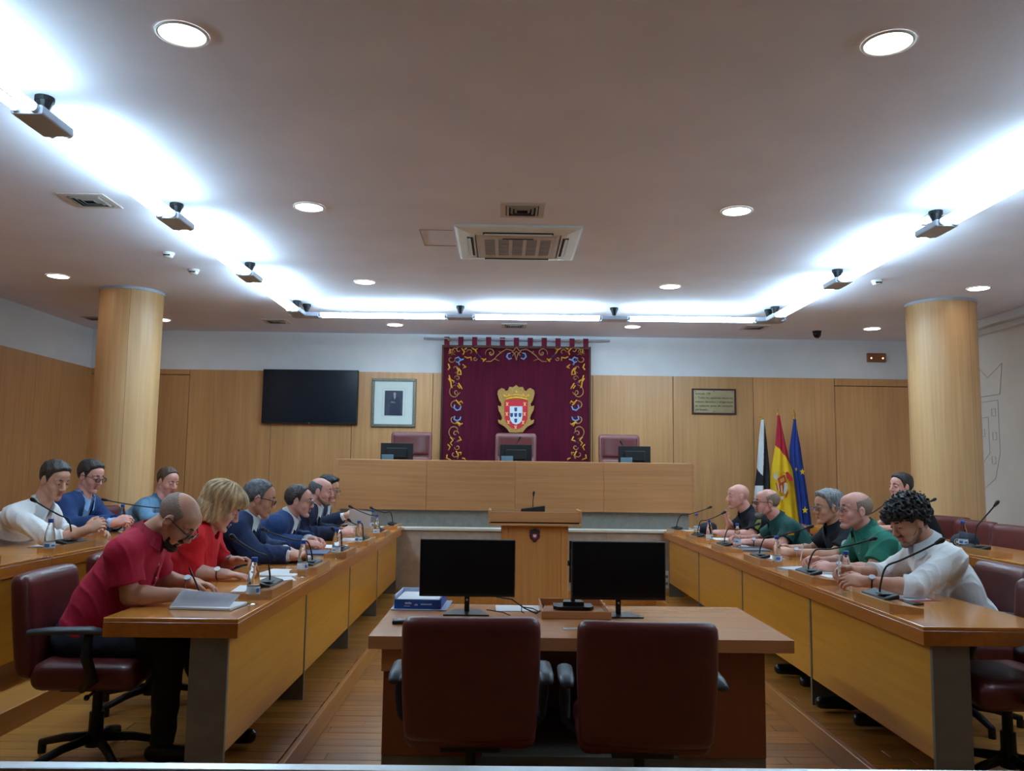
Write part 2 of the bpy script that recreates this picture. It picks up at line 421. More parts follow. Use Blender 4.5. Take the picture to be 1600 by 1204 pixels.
for k in range(5):
    g=B()
    for r in range(14): g.box(-.28+k*.118,-.25+r*.036,-.056,-.28+k*.118+.088,-.25+r*.036+.018,-.05)
    g.link('intake_grille',mt_vent,t)
B().box(-.13,-.29,-.056,.13,-.272,-.05).link('intake_bar',mt_dark,t)
# detectors
for x,y,lab in ((-3.134,7.6,'white smoke detector, nearer of the pair at left'),(-3.139,8.25,'white smoke detector, farther of the pair at left'),(3.78,8.27,'white smoke detector right of the right tube run')):
    t=thing('smoke_detector',lab,'detector',(x,y,H),0,'smoke detectors')
    B().lathe([(.055,0),(.055,-.018),(.05,-.022),(.046,-.022),(.046,-.03),(.04,-.045),(.02,-.05)],24).link('housing',mt_whitep,t)
    B().box(-.03,-.047,-.036,.03,-.038,-.026).link('sensor_slot',mt_dark,t)
t=thing('security_camera','small black dome camera on the ceiling at right','camera',(4.31,11.3,H))
B().lathe([(.06,0),(.06,-.02),(.055,-.025)],24).link('mount',mt_blackm,t)
B().lathe([(.055,-.02),(.055,-.05),(.045,-.075),(.025,-.095),(.004,-.1)],24).link('dome',mat('smoked_dome',(20,20,26),.1,0),t)
t=thing('emergency_light','brown emergency light box above the right door','emergency light',(5.45,YB,3.265))
B().box(-.135,-.05,-.065,.135,0,.065,.006).link('housing',mat('amber_casing',(136,84,54),.4,.05),t)
for x in (-.085,.085): B().cyl((x,-.056,-.01),(x,-.048,-.01),.012,n=12).link('lamp',emis('amber_pilot',(1,.55,.3),3) ,t)

# ------------------------------------------------------------------ stage (dais platform) and bench
SY=9.9
t=struct(B().box(-2.05,SY+.02,0,2.33,YB,GZ-.03).link('stage_platform',mt_beige))
B().box(-2.07,SY-.02,GZ-.03,2.35,YB,GZ,.004).link('stage_edge',mat('pale_stone_edge',(206,196,182),.5,.03),t)
B().box(-2.07,SY,0,2.35,SY+.02,.16,.003).link('baseboard',mt_riser,t)
for k in range(4): B().box(-2.04+k*1.09,SY+.005,.16,-2.04+(k+1)*1.09-.004,SY+.021,GZ-.03,.001,1).link('panel',mt_beige,t)
t=thing('dais_bench','long wood-fronted bench of the presiding table on the stage','bench',(.15,10.2,GZ))
for k in range(4):
    w=4.25/4; x=-2.125+k*w
    B().box(x+.001,-.16,.2,x+w-.001,-.13,.79,.002,1).link('front_panel',mt_oakh,t)
B().box(-2.1,-.08,0,2.1,-.05,.24).link('recessed_base',mt_stone,t)
for x in (-2.155,2.125): B().box(x,-.16,0.2,x+.03,.6,.79,.002,1).link('end_panel',mt_oakh,t)
B().box(-2.155,-.15,.775,2.155,-.10,.795,.003).link('top_rail',mt_oakh,t)
B().box(-2.12,-.1,.62,2.12,.6,.66,.003).link('worktop',mt_deskx,t)

# ------------------------------------------------------------------ side desks
def side_desk(label,x_in,sgn,ys,ztop,zf,depth,grp,mics=True):
    "x_in: aisle edge of the top; sgn: +1 when people sit on the -x side"
    t=thing('council_desk',label,'desk',(x_in,ys[0],zf),0,grp)
    L=ys[-1]-ys[0]; h=ztop-zf; s=-sgn
    def X(a,b_): return (min(s*a,s*b_),max(s*a,s*b_))
    for i,(a,c) in enumerate(zip(ys,ys[1:])):
        a-=ys[0]; c-=ys[0]
        x0,x1=X(0,depth)
        B().box(x0,a+.001,h-.085,x1,c-.001,h-.018,.002,1).link('edge_frame',mt_edge,t)
        B().box(x0,a+.001,h-.018,x1,c-.001,h,.004,2).link('tabletop',mt_desk,t)
    # front panels and grey legs
    n=max(1,round(L/1.72)); w=(L-.06)/n
    for k in range(n):
        y0=.03+k*w
        x0,x1=X(.05,.07); B().box(x0,y0+.012,.16,x1,y0+w-.012,h-.095,.002,1).link('front_panel',mt_pan,t)
    for k in range(n+1):
        y0=.03+k*w-.02*(k==n)
        x0,x1=X(.045,.215); B().box(x0,y0-.012,0,x1,y0+.012,h-.085,.002,1).link('leg',mt_legm,t)
    x0,x1=X(.071,.09); B().box(x0,.04,h-.12,x1,L-.04,h-.085).link('rail',mt_joint,t)
    return t
side_desk('long wooden council desk on the left, with six bottles on it',-1.17,1,[3.81,5.82,7.85,9.86],.87,PZ,.6,'long side desks')
side_desk('long wooden council desk on the right, nearest its bare front corner',1.9,-1,[3.81,5.75,7.8,9.86],.87,PZ,.62,'long side desks')
side_desk('rear raised desk at the left wall, behind the red polo',-2.8,1,[3.0,5.3,7.6,9.9],.985,UZ,.62,'long side desks')
side_desk('rear raised desk at the right, with an officer cap lying on it',3.4,-1,[3.0,5.2,7.4,9.4],.985,UZ,.62,'long side desks')
# wedge blocks with microphones
def wedge(label,x,y,z,s,L=.42,D=.17):
    o=B(); hs=[(0,.052),(D,.028)]
    pts=[(0,0),(D,0),(D,.026),(0,.05)]
    a=[o.b.verts.new((-s*p[0],0,p[1])) for p in pts]; c=[o.b.verts.new((-s*p[0],L,p[1])) for p in pts]
    o.b.faces.new(a); o.b.faces.new(c[::-1])
    for i in range(4): o.b.faces.new((a[(i+1)%4],a[i],c[i],c[(i+1)%4]))
    return tag(o.link('wooden_block',mt_edge2,None,(x,y,z)),label,'block','wedge blocks under the microphones')
mt_edge2=wood('block_veneer',(182,120,66),(208,148,92),1,.25,.4)
def gooseneck(label,base,head,s=1,foot=(.08,.28),tilt=.14,h0=.02,kind=0):
    "desk microphone: flat black foot, bendy neck, foam head. base is the foot centre, head where the capsule is"
    base=Vector(base); head=Vector(head); t=thing('microphone',label,'microphone',base,0,'gooseneck desk microphones')
    b=B().box(-foot[0]/2,-foot[1]/2,0,foot[0]/2,foot[1]/2,h0,.006,2)
    b.xf(lambda v:(v.x,v.y,v.z*(1.0+.5*(v.x*s)/foot[0])+ s*v.x*tilt+ .0)); b.link('foot',mt_blackm,t)
    if kind==0: B().box(-.03,-.1,h0+.001,.03,-.02,h0+.006,.001,1).link('button_plate',mt_blackm,t)
    d=head-base; a=Vector((0,0,h0)); P=[a,Vector((d.x*.02,d.y*.02,.07)),Vector((d.x*.12,d.y*.12,.12+d.z*.12)),Vector((d.x*.35,d.y*.35,d.z*.5+.04)),Vector((d.x*.7,d.y*.7,d.z*.82)),d]
    Q=[]
    for i in range(len(P)-1):
        p_0=P[max(0,i-1)];p_1=P[i];p_2=P[i+1];p_3=P[min(len(P)-1,i+2)]
        for k in range(4):
            u=k/4; Q.append(.5*((2*p_1)+(p_2-p_0)*u+(2*p_0-5*p_1+4*p_2-p_3)*u*u+(3*p_1-p_0-3*p_2+p_3)*u**3))
    Q.append(P[-1])
    B().tube(Q,.005,8).link('neck',mt_blackm,t)
    dd=(Q[-1]-Q[-2]).normalized()
    q=dd.to_track_quat('Z','Y').to_matrix()
    B().sph(d,.014,12,(1,1,1.5),rot=q).cyl(d-dd*.035,d-dd*.01,.008,.012,10).link('capsule',mt_blackm,t,smooth=True)
    return t
# blocks and microphones on the desks
ordn=['nearest','second nearest','third','fourth','fifth','farthest']
for k in range(6):
    wedge('slanted wooden block on the left front desk, %s of six from the camera'%ordn[k],-1.175,4.37+1.02*k,.87,1)
    wedge('slanted wooden block on the right front desk, %s of six from the camera'%ordn[k],1.905,4.15+1.03*k,.87,-1)
micL=[((430,904),(363,838),-.3),((497,873),(412,827),-.3),((545,852),(520,826),-.1),((577,834),(545,812),-.15),((600,826),(547,791),-.2),((622,816),(580,793),-.15)]
who=['bald man in the red polo','woman in red','grey-haired man in the navy suit','second suited man','bald man in the navy suit','dark-haired man holding papers']
for k,(b_,h_,dy) in enumerate(micL):
    y=4.37+1.02*k+.28; p=(-1.175-.09,y,.91)
    gooseneck('gooseneck microphone on the left desk before the %s'%who[k],p,W(h_[0],h_[1],y+dy),-1)
micR=[((1384,920),(1471,844),-.25),((1277,885),(1366,841),-.2),((1195,864),(1268,822),-.2),((1138,844),(1185,818),-.1),((1103,833),(1132,800),-.1),((1062,822),(1110,792),-.1)]
whr=['young man in the white shirt','bald man in the green polo','grey-haired man in the black polo','bearded man in the dark green shirt','bald police officer','empty far end']
for k,(b_,h_,dy) in enumerate(micR):
    y=4.15+1.03*k+.3; p=(1.905+.09,y,.91)
    gooseneck('gooseneck microphone on the right desk before the %s'%whr[k],p,W(h_[0],h_[1],y+dy),1)
for k,y in enumerate((3.95,5.72,7.3)):
    wedge('slanted wooden block, rear left desk, %s'%['cut by the picture edge','in front of the man in the white shirt','in front of the man in the blue blazer'][k],-2.805,y-.28 if k else 4.35,.985,1)
gooseneck('gooseneck microphone on the rear left desk, before the white shirt',(-2.9,5.72,1.025),W(51,780,5.35),-1)
gooseneck('gooseneck microphone on the rear left desk, before the blue blazer',(-2.9,7.6,1.025),W(162,780,7.2),-1)
for k,y in enumerate((6.12,7.6)):
    wedge('slanted wooden block on the rear right desk, %s'%['beneath the officer cap','beside the standing-collared officer'][k],3.405,y-.25,.985,-1)
gooseneck('gooseneck microphone on the rear right desk, beside the cap',(3.475,6.16,1.02),W(1558,785,6.05),1)
gooseneck('gooseneck microphone on the rear right desk, right of the dark officer',(3.52,7.55,1.025),W(1460,780,7.4),1)
gooseneck('gooseneck microphone on the rear right desk, left of the dark officer',(3.5,8.1,1.0),W(1385,785,8.0),1)
# ------------------------------------------------------------------ centre desk
t=thing('reception_desk','wide wooden desk in the centre aisle with two monitors','desk',(.39,4.6,0))
DX0,DX1,DY0,DY1=-1.02,1.02,-.52,.47
B().slab([(DX0,DY0),(DX1,DY0),(DX1,DY1),(DX0,DY1)],.69,.75).link('tabletop',mt_deskx,t)
B().box(DX0+.07,DY0+.05,.19,DX0+.10,DY1-.05,.69).link('side_panel',mt_red,t)
B().box(DX1-.16,DY0+.05,.19,DX1-.13,DY1-.05,.69).link('side_panel',mt_red,t)
B().box(DX0+.07,DY0+.045,.19,DX0+.55,DY0+.07,.58,.002,1).link('drawer_front',mt_red,t)
B().box(DX0+.06,DY0+.03,.58,DX0+.55,DY0+.06,.685,.003,1).link('drawer_front',mt_deskx,t)
B().box(DX1-.55,DY0+.045,.19,DX1-.13,DY0+.07,.69,.002,1).link('cupboard_front',mt_red,t)
B().box(DX0+.1,DY1-.1,.19,DX1-.14,DY1-.07,.69).link('modesty_panel',mt_red,t)
B().box(DX0+.07,DY0+.052,0,DX1-.13,DY1-.05,.19,.003,1).link('plinth',mt_legm,t)
def monitor(label,x,y,z,w,h,zc,rz=0,kind='front',grp='desktop monitors'):
    t=thing('monitor',label,'monitor',(x,y,z),rz,grp)
    B().box(-w/2,-.012,zc-h/2,w/2,.018,zc+h/2,.004,2).box(-w*.32,.018,zc-h*.3,w*.32,.05,zc+h*.25,.012,2).link('casing',mt_blackm,t)
    if kind=='front': B().box(-w/2+.006,-.0135,zc-h/2+.016,w/2-.006,-.011,zc+h/2-.006).link('screen',mt_scr,t)
    B().box(-.014,.0,.008,.014,.03,zc-h*.2,.004,2).link('stand_neck',mt_black,t)
    if kind=='front':
        B().slab([(-.125,-.1),(.125,-.1),(.07,.09),(-.07,.09)],0,.008).link('stand_foot',mt_black,t)
        B().cyl((0,-.002,zc-h/2-.018),(0,.0,zc-h/2-.018),.006,n=10).link('badge',mt_chrome,t)
    else: B().slab([(-.12,-.09),(.12,-.09),(.1,.09),(-.1,.09)],0,.012).link('stand_foot',mt_black,t)
    return t
monitor('wide black desktop monitor on the centre desk, left one',-.19,4.76,.75,.535,.315,.248)
monitor('wide black desktop monitor on the centre desk, right one',.657,4.74,.75,.525,.32,.245)
t=thing('monitor','black monitor standing in the wooden tray, turned edge on behind the right monitor','monitor',(.415,4.9,.762),math.radians(0),'desktop monitors')
B().slab([(-.115,-.05),(-.09,-.085),(.09,-.085),(.115,-.05),(.11,.07),(-.11,.07)],0,.018).slab([(-.06,-.04),(.06,-.04),(.05,.05),(-.05,.05)],.018,.04).link('stand_foot',mt_black,t)
B().box(-.012,-.01,.03,.012,.012,.33,.003).link('stand_neck',mt_black,t)
B().box(-.02,.02,.14,.3,.04,.38,.004,2).link('casing',mt_blackm,t)
B().cyl((-.03,.03,.25),(-.018,.03,.25),.016,n=14).link('hinge_knob',mt_black,t)
t=thing('cable_tray','open wooden tray around the monitor foot on the centre desk','tray',(.41,4.86,.751))
b=B()
b.box(-.19,-.26,0,.19,-.245,.04,.002,1); b.link('front_board',mt_deskx,t)
B().box(-.19,.2,0,.19,.215,.04,.002,1).link('back_board',mt_deskx,t)
for x in (-.19,.177): B().box(x,-.245,0,x+.013,.2,.04,.002,1).link('side_board',mt_deskx,t)
B().box(-.177,-.245,0,.177,.2,.004).link('tray_floor',mt_edge,t)
# ream box
t=thing('paper_box','open blue and white ream box of paper on the left end of the centre desk','box',(-.47,5.0,.752),math.radians(-2))
mt_blue=mat('blue_carton',(28,74,150),.5,.04,20); mt_pb=mat('pale_blue_carton',(176,190,216),.6,.03,20)
b=B(); b.box(-.13,-.16,0,.13,-.152,.055); b.link('front_flap',mt_blue,t)
B().box(-.15,-.18,0,.17,.17,.004).link('torn_wrapping',mt_pb,t)
B().box(-.135,-.152,.0,-.128,.155,.075).link('side_flap',mt_pb,t); B().box(.128,-.152,0,.135,.155,.06).link('side_flap',mt_blue,t)
B().box(-.135,.15,0,.135,.157,.08).link('back_flap',mt_pb,t)
B().box(-.122,-.148,.004,.122,.146,.058,.002,1).link('paper_stack',mt_paper,t)
b=B()
rnd=random.Random(3)
for x0,x1,z0,h0 in ((-.07,-.035,.03,.014),(-.015,0,.022,.012),(.02,.085,.027,.008)):
    x=x0
    while x<x1: b.box(x,-.1612,z0,x+.004,-.16,z0+h0*(.6+.4*rnd.random())); x+=.0065
b.box(-.075,-.1612,.018,-.04,-.16,.021)
b.link('printed_lettering',mt_paper,t)
t=thing('phone','small dark phone lying at the left end of the centre desk','phone',(-.5,4.42,.751),.05)
B().box(-.06,-.035,0,.06,.035,.018,.005,2).link('body',mt_black,t); B().box(-.03,-.02,.018,.045,.02,.0195).link('keypad',mat('grey_keys',(120,120,124),.5,.05),t)
def sheet(label,x,y,z,w,d,rz=0,grp=None,th=.002,m=None,name='paper_sheet',cat='paper'):
    o=B().box(-w/2,-d/2,0,w/2,d/2,th).link(name,m or mt_paper,None,(x,y,z)); o.rotation_euler=(0,0,rz); return tag(o,label,cat,grp)
sheet('white sheet on the centre desk between the two monitors',.1,4.93,.751,.26,.2,.03)
sheet('crumpled clear sleeve on the centre desk between the chairs',.37,4.32,.751,.11,.05,.1,m=mat('clear_sleeve',(196,186,180),.2,.02),name='plastic_sleeve',cat='sleeve')
b=B(); b.tube([W(u,v,y) for u,v,y in ((775,932,4.85),(800,936,4.85),(820,950,4.8),(838,958,4.75),(846,952,4.78),(850,945,4.8))],.004,6)
b.tube([W(u,v,4.78) for u,v in ((815,944),(815,955),(822,959),(835,958),(842,955),(832,950),(818,948))],.003,6)
b.tube([W(u,v,4.7) for u,v in ((760,952),(785,956),(800,962),(808,968))],.003,6)
tag(b.link('cable',mt_blackm,smooth=True),'black monitor cables looping beside the wooden tray','cable')
# ------------------------------------------------------------------ chairs
def make_chair(label,back_top=1.0,w=.54,kind='arm',grp='maroon leather armchairs'):
    t=thing('armchair',label,'chair',(0,0,0),0,grp)
    def bend(p):
        y=p.y; 
        return (p.x-.25+(.035 if kind=='arm' else .02)*math.cos(y/w*2.6)*-1-.05*(p.z/.5)+ (.0),y*(1-.06*max(0,-p.z)/.3),p.z+.44+(back_top-.44)/2)
    bh=back_top-.42
    me=cushion(.095,w,bh,.045,10,bend)
    if kind=='arm': link('backrest',me,mt_lea,t,smooth=True)
    else:
        link('backrest',me,mt_lea2,t,smooth=True)
        me=cushion(.03,w*.86,bh*.36,.014,8,lambda p:bend(Vector((p.x+.058,p.y,p.z+bh*.27)))); link('head_cushion',me,mt_lea,t,smooth=True)
        me=cushion(.035,w*.86,bh*.5,.016,8,lambda p:bend(Vector((p.x+.056,p.y,p.z-bh*.2)))); link('lumbar_cushion',me,mt_lea2,t,smooth=True)
    me=cushion(.5,w-.02,.13,.055,10,lambda p:(p.x+.03,p.y,p.z+.435+.012*math.cos(p.y*5))); link('seat',me,mt_lea,t,smooth=True)
    for s in (-1,1):
        a=B(); yy=s*(w/2+.035)
        a.tube([(-.2,yy,.655),(-.1,yy,.665),(.08,yy,.67),(.14,yy,.655)],[.02,.026,.026,.02],10)
        a.xf(lambda v:(v.x,(v.y-yy)*1.35+yy,(v.z-.66)*.7+.66))
        ar=a.link('armrest',mt_arm,t,smooth=True)
        B().tube([(.07,yy,.65),(.06,yy,.55),(.1,yy*.98,.44),(.02,yy*.75,.385)],[.02,.026,.024,.02],8).link('arm_support',mt_blackm,ar,smooth=True)
    B().box(-.13,-.13,.345,.13,.13,.375,.006).link('seat_plate',mt_blackm,t)
    B().cyl((0,0,.2),(0,0,.35),.024,n=14).cyl((0,0,.09),(0,0,.22),.034,n=14).link('gas_column',mt_blackm,t)
    B().cyl((.05,-.13,.36),(.05,-.24,.35),.007,n=8).sph((.05,-.25,.35),.014,8).link('lever',mt_blackm,t)
    B().cyl((0,0,.06),(0,0,.13),.045,.038,16).link('hub',mt_blackm,t)
    for k in range(5):
        a=2*PI*k/5+.35; c,s=math.cos(a),math.sin(a)
        f=B().tube([(.03*c,.03*s,.1),(.17*c,.17*s,.085),(.31*c,.31*s,.05)],[.024,.021,.017],8).link('foot',mt_blackm,t,smooth=True)
        B().cyl((.30*c,.30*s,0),(.30*c,.30*s,.045),.02,n=12).link('glide',mt_black,f)
    return t
ch0=make_chair('maroon leather armchair at the centre desk, left one seen from behind',.93,.575)
def chair(src,x,y,z,rz,label):
    t=tree(src); t.location=(x,y,z); t.rotation_euler=(0,0,math.radians(rz)); t['label']=label; return t
ch0.location=(-.125,3.82,0); ch0.rotation_euler=(0,0,math.radians(91))
chair(ch0,.61,3.76,0,88,'maroon leather armchair at the centre desk, right one seen from behind')
chA=make_chair('maroon leather armchair under the man in the crimson polo',.90,.56)
chA.location=(-1.98,4.26,PZ); chA.rotation_euler=(0,0,math.radians(3))
CH=[(-2.10,5.2,PZ,5,'maroon leather armchair under the woman in scarlet'),(-2.22,6.2,PZ,0,'maroon armchair under the grey-haired man in the navy suit'),
(-2.17,7.2,PZ,0,'maroon armchair under the man in the blue suit with thin glasses'),(-2.15,8.15,PZ,0,'maroon armchair under the shaven-headed man in a navy suit'),
(-2.27,9.1,PZ,0,'maroon armchair under the dark-haired man holding papers'),
(-3.74,6.1,UZ,0,'maroon armchair behind the man in the white shirt at the left edge'),(-3.94,7.2,UZ,0,'maroon armchair under the man in the blue blazer'),
(-3.70,8.3,UZ,-12,'maroon armchair under the man in the faded denim shirt'),
(2.70,5.0,PZ,178,'maroon armchair under the curly-haired man in the white shirt'),(2.42,4.08,PZ,182,'empty maroon armchair at the right edge, pushed under the desk'),
(2.79,5.85,PZ,180,'maroon armchair under the bald man in the green polo'),(2.93,6.85,PZ,180,'maroon armchair under the grey-haired man in black'),
(2.88,7.85,PZ,180,'maroon armchair under the bearded man in dark green'),(2.85,8.9,PZ,180,'maroon armchair under the bald police officer'),
(3.95,6.9,UZ,180,'empty maroon armchair behind the rear right desk, right of the cap'),(4.05,7.62,UZ,185,'empty maroon armchair half hidden behind the officer cap'),
(4.23,8.38,UZ,190,'maroon armchair under the officer turning left')]
for c in CH: chair(chA,*c)
chD=make_chair('tall maroon armchair on the stage, left of the curtain',1.17,.55,'dais','tall maroon chairs on the stage')
chD.location=(-1.22,10.85,GZ); chD.rotation_euler=(0,0,math.radians(-90))
chair(chD,.17,10.85,GZ,-90,'tall maroon armchair on the stage, in front of the crest')
chair(chD,1.55,10.85,GZ,-90,'tall maroon armchair on the stage, right of the curtain')
for x,lab in ((-1.32,'left'),(.16,'middle'),(1.64,'right')):
    t=monitor('small black monitor seen from behind on the stage bench, %s one'%lab,x,10.4,1.53,.4,.235,.225,PI,'back','small monitors on the stage bench')
    B().box(.035,.05,.11,.18,.054,.2,.002).link('grey_sticker',mat('sticker_grey',(92,120,134),.5,.05),t)
    B().tube([(-.18,.03,.15),(-.22,.03,.13),(-.23,.03,.1)],.004,6).link('cable',mt_blackm,t)
gooseneck('slim microphone on the stage bench before the middle chair',(.1,10.5,1.53),W(812,684,10.5),1,(.1,.14))
gooseneck('slim microphone on the stage bench before the right chair',(1.6,10.5,1.53),W(970,690,10.5),1,(.1,.14))
# ------------------------------------------------------------------ lectern
t=thing('lectern','wooden lectern with a small crest, in front of the stage bench','lectern',(.352,9.15,0),math.radians(0))
B().box(-.36,-.13,0,-.285,.2,.965,.003,1).link('side_post',mt_oakc:=wood('lectern_wood',(168,108,52),(194,134,74),2,.35,.2),t)
B().box(.285,-.13,0,.36,.2,.965,.003,1).link('side_post',mt_oakc,t)
B().box(-.285,-.12,0,.285,-.09,.965,.002,1).link('front_panel',mt_oakc,t)
B().box(-.49,-.2,.965,.49,.25,.99,.004).link('lower_board',mt_oakh,t)
B().box(-.47,-.185,.99,.47,.25,1.005).link('shadow_gap',mt_joint,t)
B().box(-.485,-.2,1.005,.485,-.175,1.115,.004).link('front_rail',mt_oakh,t)
for s in (-1,1): B().box(s*.485-.012,-.2,1.0,s*.485+.012,.25,1.13,.004).link('end_board',mt_oakh,t)
B().box(-.475,-.175,1.06,.475,.25,1.075).link('reading_board',mt_deskx,t)
mt_crd=mat('crest_dark',(64,48,56),.4,.1,60,metal=.4); mt_crr=mat('crest_red',(150,40,44),.5,.03); mt_crw=mat('crest_white',(214,214,216),.5,.02)
def outline(pts): return pts
def cartouche(sc=1,dx=0,dz=0):
    half=[(0,-1.0),(.28,-.98),(.40,-.72),(.62,-.55),(.86,-.38),(.78,-.2),(.98,-.1),(.84,.08),(.80,.28),(.98,.42),(.82,.56),(.92,.78),(.74,.80),(.56,.92),(.40,.84),(.28,1.0),(.12,.98),(0,1.08)]
    r=[(x*sc+dx,z*sc*1.15+dz) for x,z in half]; l=[(-x*sc+dx,z*sc*1.15+dz) for x,z in half[1:-1]][::-1]
    return r+l
cw=B().plate(cartouche(.062,0,.86),-.13,-.119).link('crest',mt_crd,t)
B().plate([(-.03,.845),(-.02,.83),(0,.82),(.02,.83),(.03,.845),(.03,.88),(-.03,.88)],-.133,-.13).link('crest_shield',mt_crr,cw)
B().plate([(-.017,.85),(0,.84),(.017,.85),(.017,.872),(-.017,.872)],-.135,-.133).link('crest_field',mt_crw,cw)
gooseneck('black microphone on top of the lectern',(.335,9.17,1.08),(.342,9.15,1.31),1,(.26,.10),0,.075,1)
# sockets on the stage front
t=thing('socket_panel','white socket panel with a red module low on the stage front','socket',tuple(W(1049,905,SY-.0)),0)
t.location.y=SY
B().box(-.085,-.012,-.1,.085,-.0,.1,.003).link('plate',mt_whitep,t)
B().box(-.03,-.016,-.08,.03,-.012,.08,.001,1).link('red_module',mat('red_module',(170,20,30),.4,.03),t)
for x in (-.058,.058):
    for z in (-.05,.03): B().box(x-.016,-.015,z-.012,x+.016,-.012,z+.02,.001,1).link('socket_outlet',mat('socket_grey',(120,122,122),.5,.03),t)
t=thing('wall_switch','small white socket above the socket panel on the stage front','socket',tuple(W(1056,888,SY))); t.location.y=SY
B().box(-.04,-.012,-.04,.04,0,.04,.003).link('plate',mt_whitep,t); B().box(-.02,-.015,-.02,.03,-.012,.01,.002).link('rocker',mat('socket_grey2',(150,154,154),.5,.03),t)
# ------------------------------------------------------------------ television, portrait, plaque
t=thing('television','large black flat television on the back wall','television',(-2.785,YB-.03,2.572),math.radians(0))
B().box(-.685,-.075,-.39,.685,-.02,.39,.005).link('casing',mt_blackm,t)
B().box(-.672,-.078,-.372,.672,-.074,.378).link('screen',mat('television_glass',(16,24,36),.22,0),t)
B().cyl((0,-.079,-.383),(0,-.075,-.383),.008,n=10).link('badge',mt_chrome,t)
B().box(-.3,-.02,-.2,.3,.02,.2).link('wall_mount',mt_blackm,t)
t=thing('portrait','framed dark portrait with a wide white mount, right of the television','picture',(-1.59,YB-.03,2.505))
b=B(); w,h=.32,.352
for a in ((-w,-h,w,-h+.042),(-w,h-.042,w,h),(-w,-h+.042,-w+.042,h-.042),(w-.042,-h+.042,w,h-.042)): b.box(a[0],-.035,a[1],a[2],0,a[3],.008,2)
b.link('frame',mat('pewter_gilt_frame',(112,110,98),.45,.12,50,metal=.4),t)
B().box(-w+.04,-.014,-h+.04,w-.04,-.004,h-.04).link('mount',mat('cream_mount',(214,224,222),.8,.01),t)
b=B()
for a in ((-.165,-.2,.165,-.197),(-.165,.205,.165,.208),(-.165,-.2,-.162,.205),(.162,-.2,.165,.205)): b.box(a[0],-.0155,a[1],a[2],-.014,a[3])
b.link('mount_line',mat('mount_line',(170,184,186),.8,0),t)
B().box(-.13,-.017,-.185,.13,-.014,.175).link('photograph',mat('dark_photo',(46,52,74),.5,.2,7),t)
b=B().plate([(-.06,-.185),(.1,-.185),(.095,-.02),(.075,.08),(.03,.105),(-.01,.09),(-.05,.0)],-.0185,-.017); b.link('dark_figure',mat('dark_coat',(34,42,66),.6,.1,9),t)
B().sph((.012,-.018,.125),.02,12,(1,.1,1.35)).plate([(-.005,.1),(.01,.045),(.03,.08),(.028,.1)],-.0195,-.0185).link('pale_face',mat('pale_sepia',(150,150,156),.7,.05),t)
B().plate([(-.05,.0),(.02,-.005),(.02,.012),(-.03,.022)],-.0195,-.0185).link('pale_hands',mat('pale_sepia2',(104,106,120),.7,.05),t)
t=thing('plaque','engraved brass plaque in a dark red frame on the back wall','plaque',(3.053,YB-.03,2.586))
b=B(); w,h=.322,.187
for a in ((-w,-h,w,-h+.024),(-w,h-.024,w,h),(-w,-h+.024,-w+.028,h-.024),(w-.028,-h+.024,w,h-.024)): b.box(a[0],-.025,a[1],a[2],0,a[3],.003,1)
b.link('frame',mat('dark_red_frame',(70,34,32),.5,.08,20),t)
B().box(-w+.024,-.014,-h+.02,w-.024,-.004,h-.02).link('brass_plate',mat('brass_sheet',(168,152,118),.28,.05,4,metal=.55),t)
for x in (-.27,0,.27):
    for z in (-.145,.145): B().cyl((x,-.018,z),(x,-.014,z),.006,n=10).link('screw',mt_joint,t)
def text(s,size,m,parent,loc,rot=(PI/2,0,0),name='lettering',ext=.0006,align='LEFT'):
    cu=bpy.data.curves.new(name,'FONT'); cu.body=s; cu.size=size; cu.extrude=ext; cu.align_x=align; cu.resolution_u=2; cu.offset=size*.012
    o=bpy.data.objects.new('tmp',cu); C.objects.link(o); dg=bpy.context.evaluated_depsgraph_get()
    me=bpy.data.meshes.new_from_object(o.evaluated_get(dg)); bpy.data.objects.remove(o)
    me.materials.clear()
    r=link(name,me,m,parent,loc); r.rotation_euler=rot; return r
mt_txt=mat('engraved_text',(62,46,30),.7,0)
for i,s in enumerate(('Artículo 139.','1. Todos los españoles tienen los','mismos derechos y obligaciones','en cualquier parte del territorio','del Estado.')):
    o=text(s,.044,mt_txt,t,(-.275,-.0145,.098-.058*i))
    wd_=max(v.co.x for v in o.data.vertices)
    if i in (1,2,3): o.scale=(.55/wd_,1,1)
# ------------------------------------------------------------------ curtain rod and tapestry
t=thing('curtain_rod','grey metal rod above the tapestry','rod',(.18,11.95,3.445))
B().cyl((-1.35,0,0),(1.35,0,0),.016,n=14).link('bar',mt_steel,t,smooth=True)
for x in (-.98,.9): B().cyl((x,0,0),(x,.1,0),.01,n=8).sph((x,-.005,-.015),.035,10,(1,.5,.8)).link('bracket',mat('aged_brass',(150,124,80),.5,.08,metal=.5),t)
t=thing('tapestry','deep crimson tapestry embroidered with gold scrolls and a crest','tapestry',(0,11.93,0))
mt_cr=mat('crimson_velvet',(112,10,50),.8,.12,3,.1,300,sheen=0,stretch=(6,1,.6)); mt_crb=mat('taupe_binding',(140,110,96),.8,.04)
mt_thr=mat('gold_thread',(176,126,78),.6,.1,80); mt_yel=mat('yellow_silk',(224,160,44),.6,.08,60); mt_bl=mat('pale_blue_silk',(120,164,214),.6,.08,60); mt_vio=mat('dark_blue_silk',(58,60,120),.6,.08,60)
def fold(x,z):
    a=.3+.7*max(0,min(1,(3.35-z)/1.4))
    return (.034*math.sin(x*7.5+.6)+.016*math.sin(x*15.3+2))*a
TX0,TX1,TZ0,TZ1=-.885,1.235,1.0,3.335
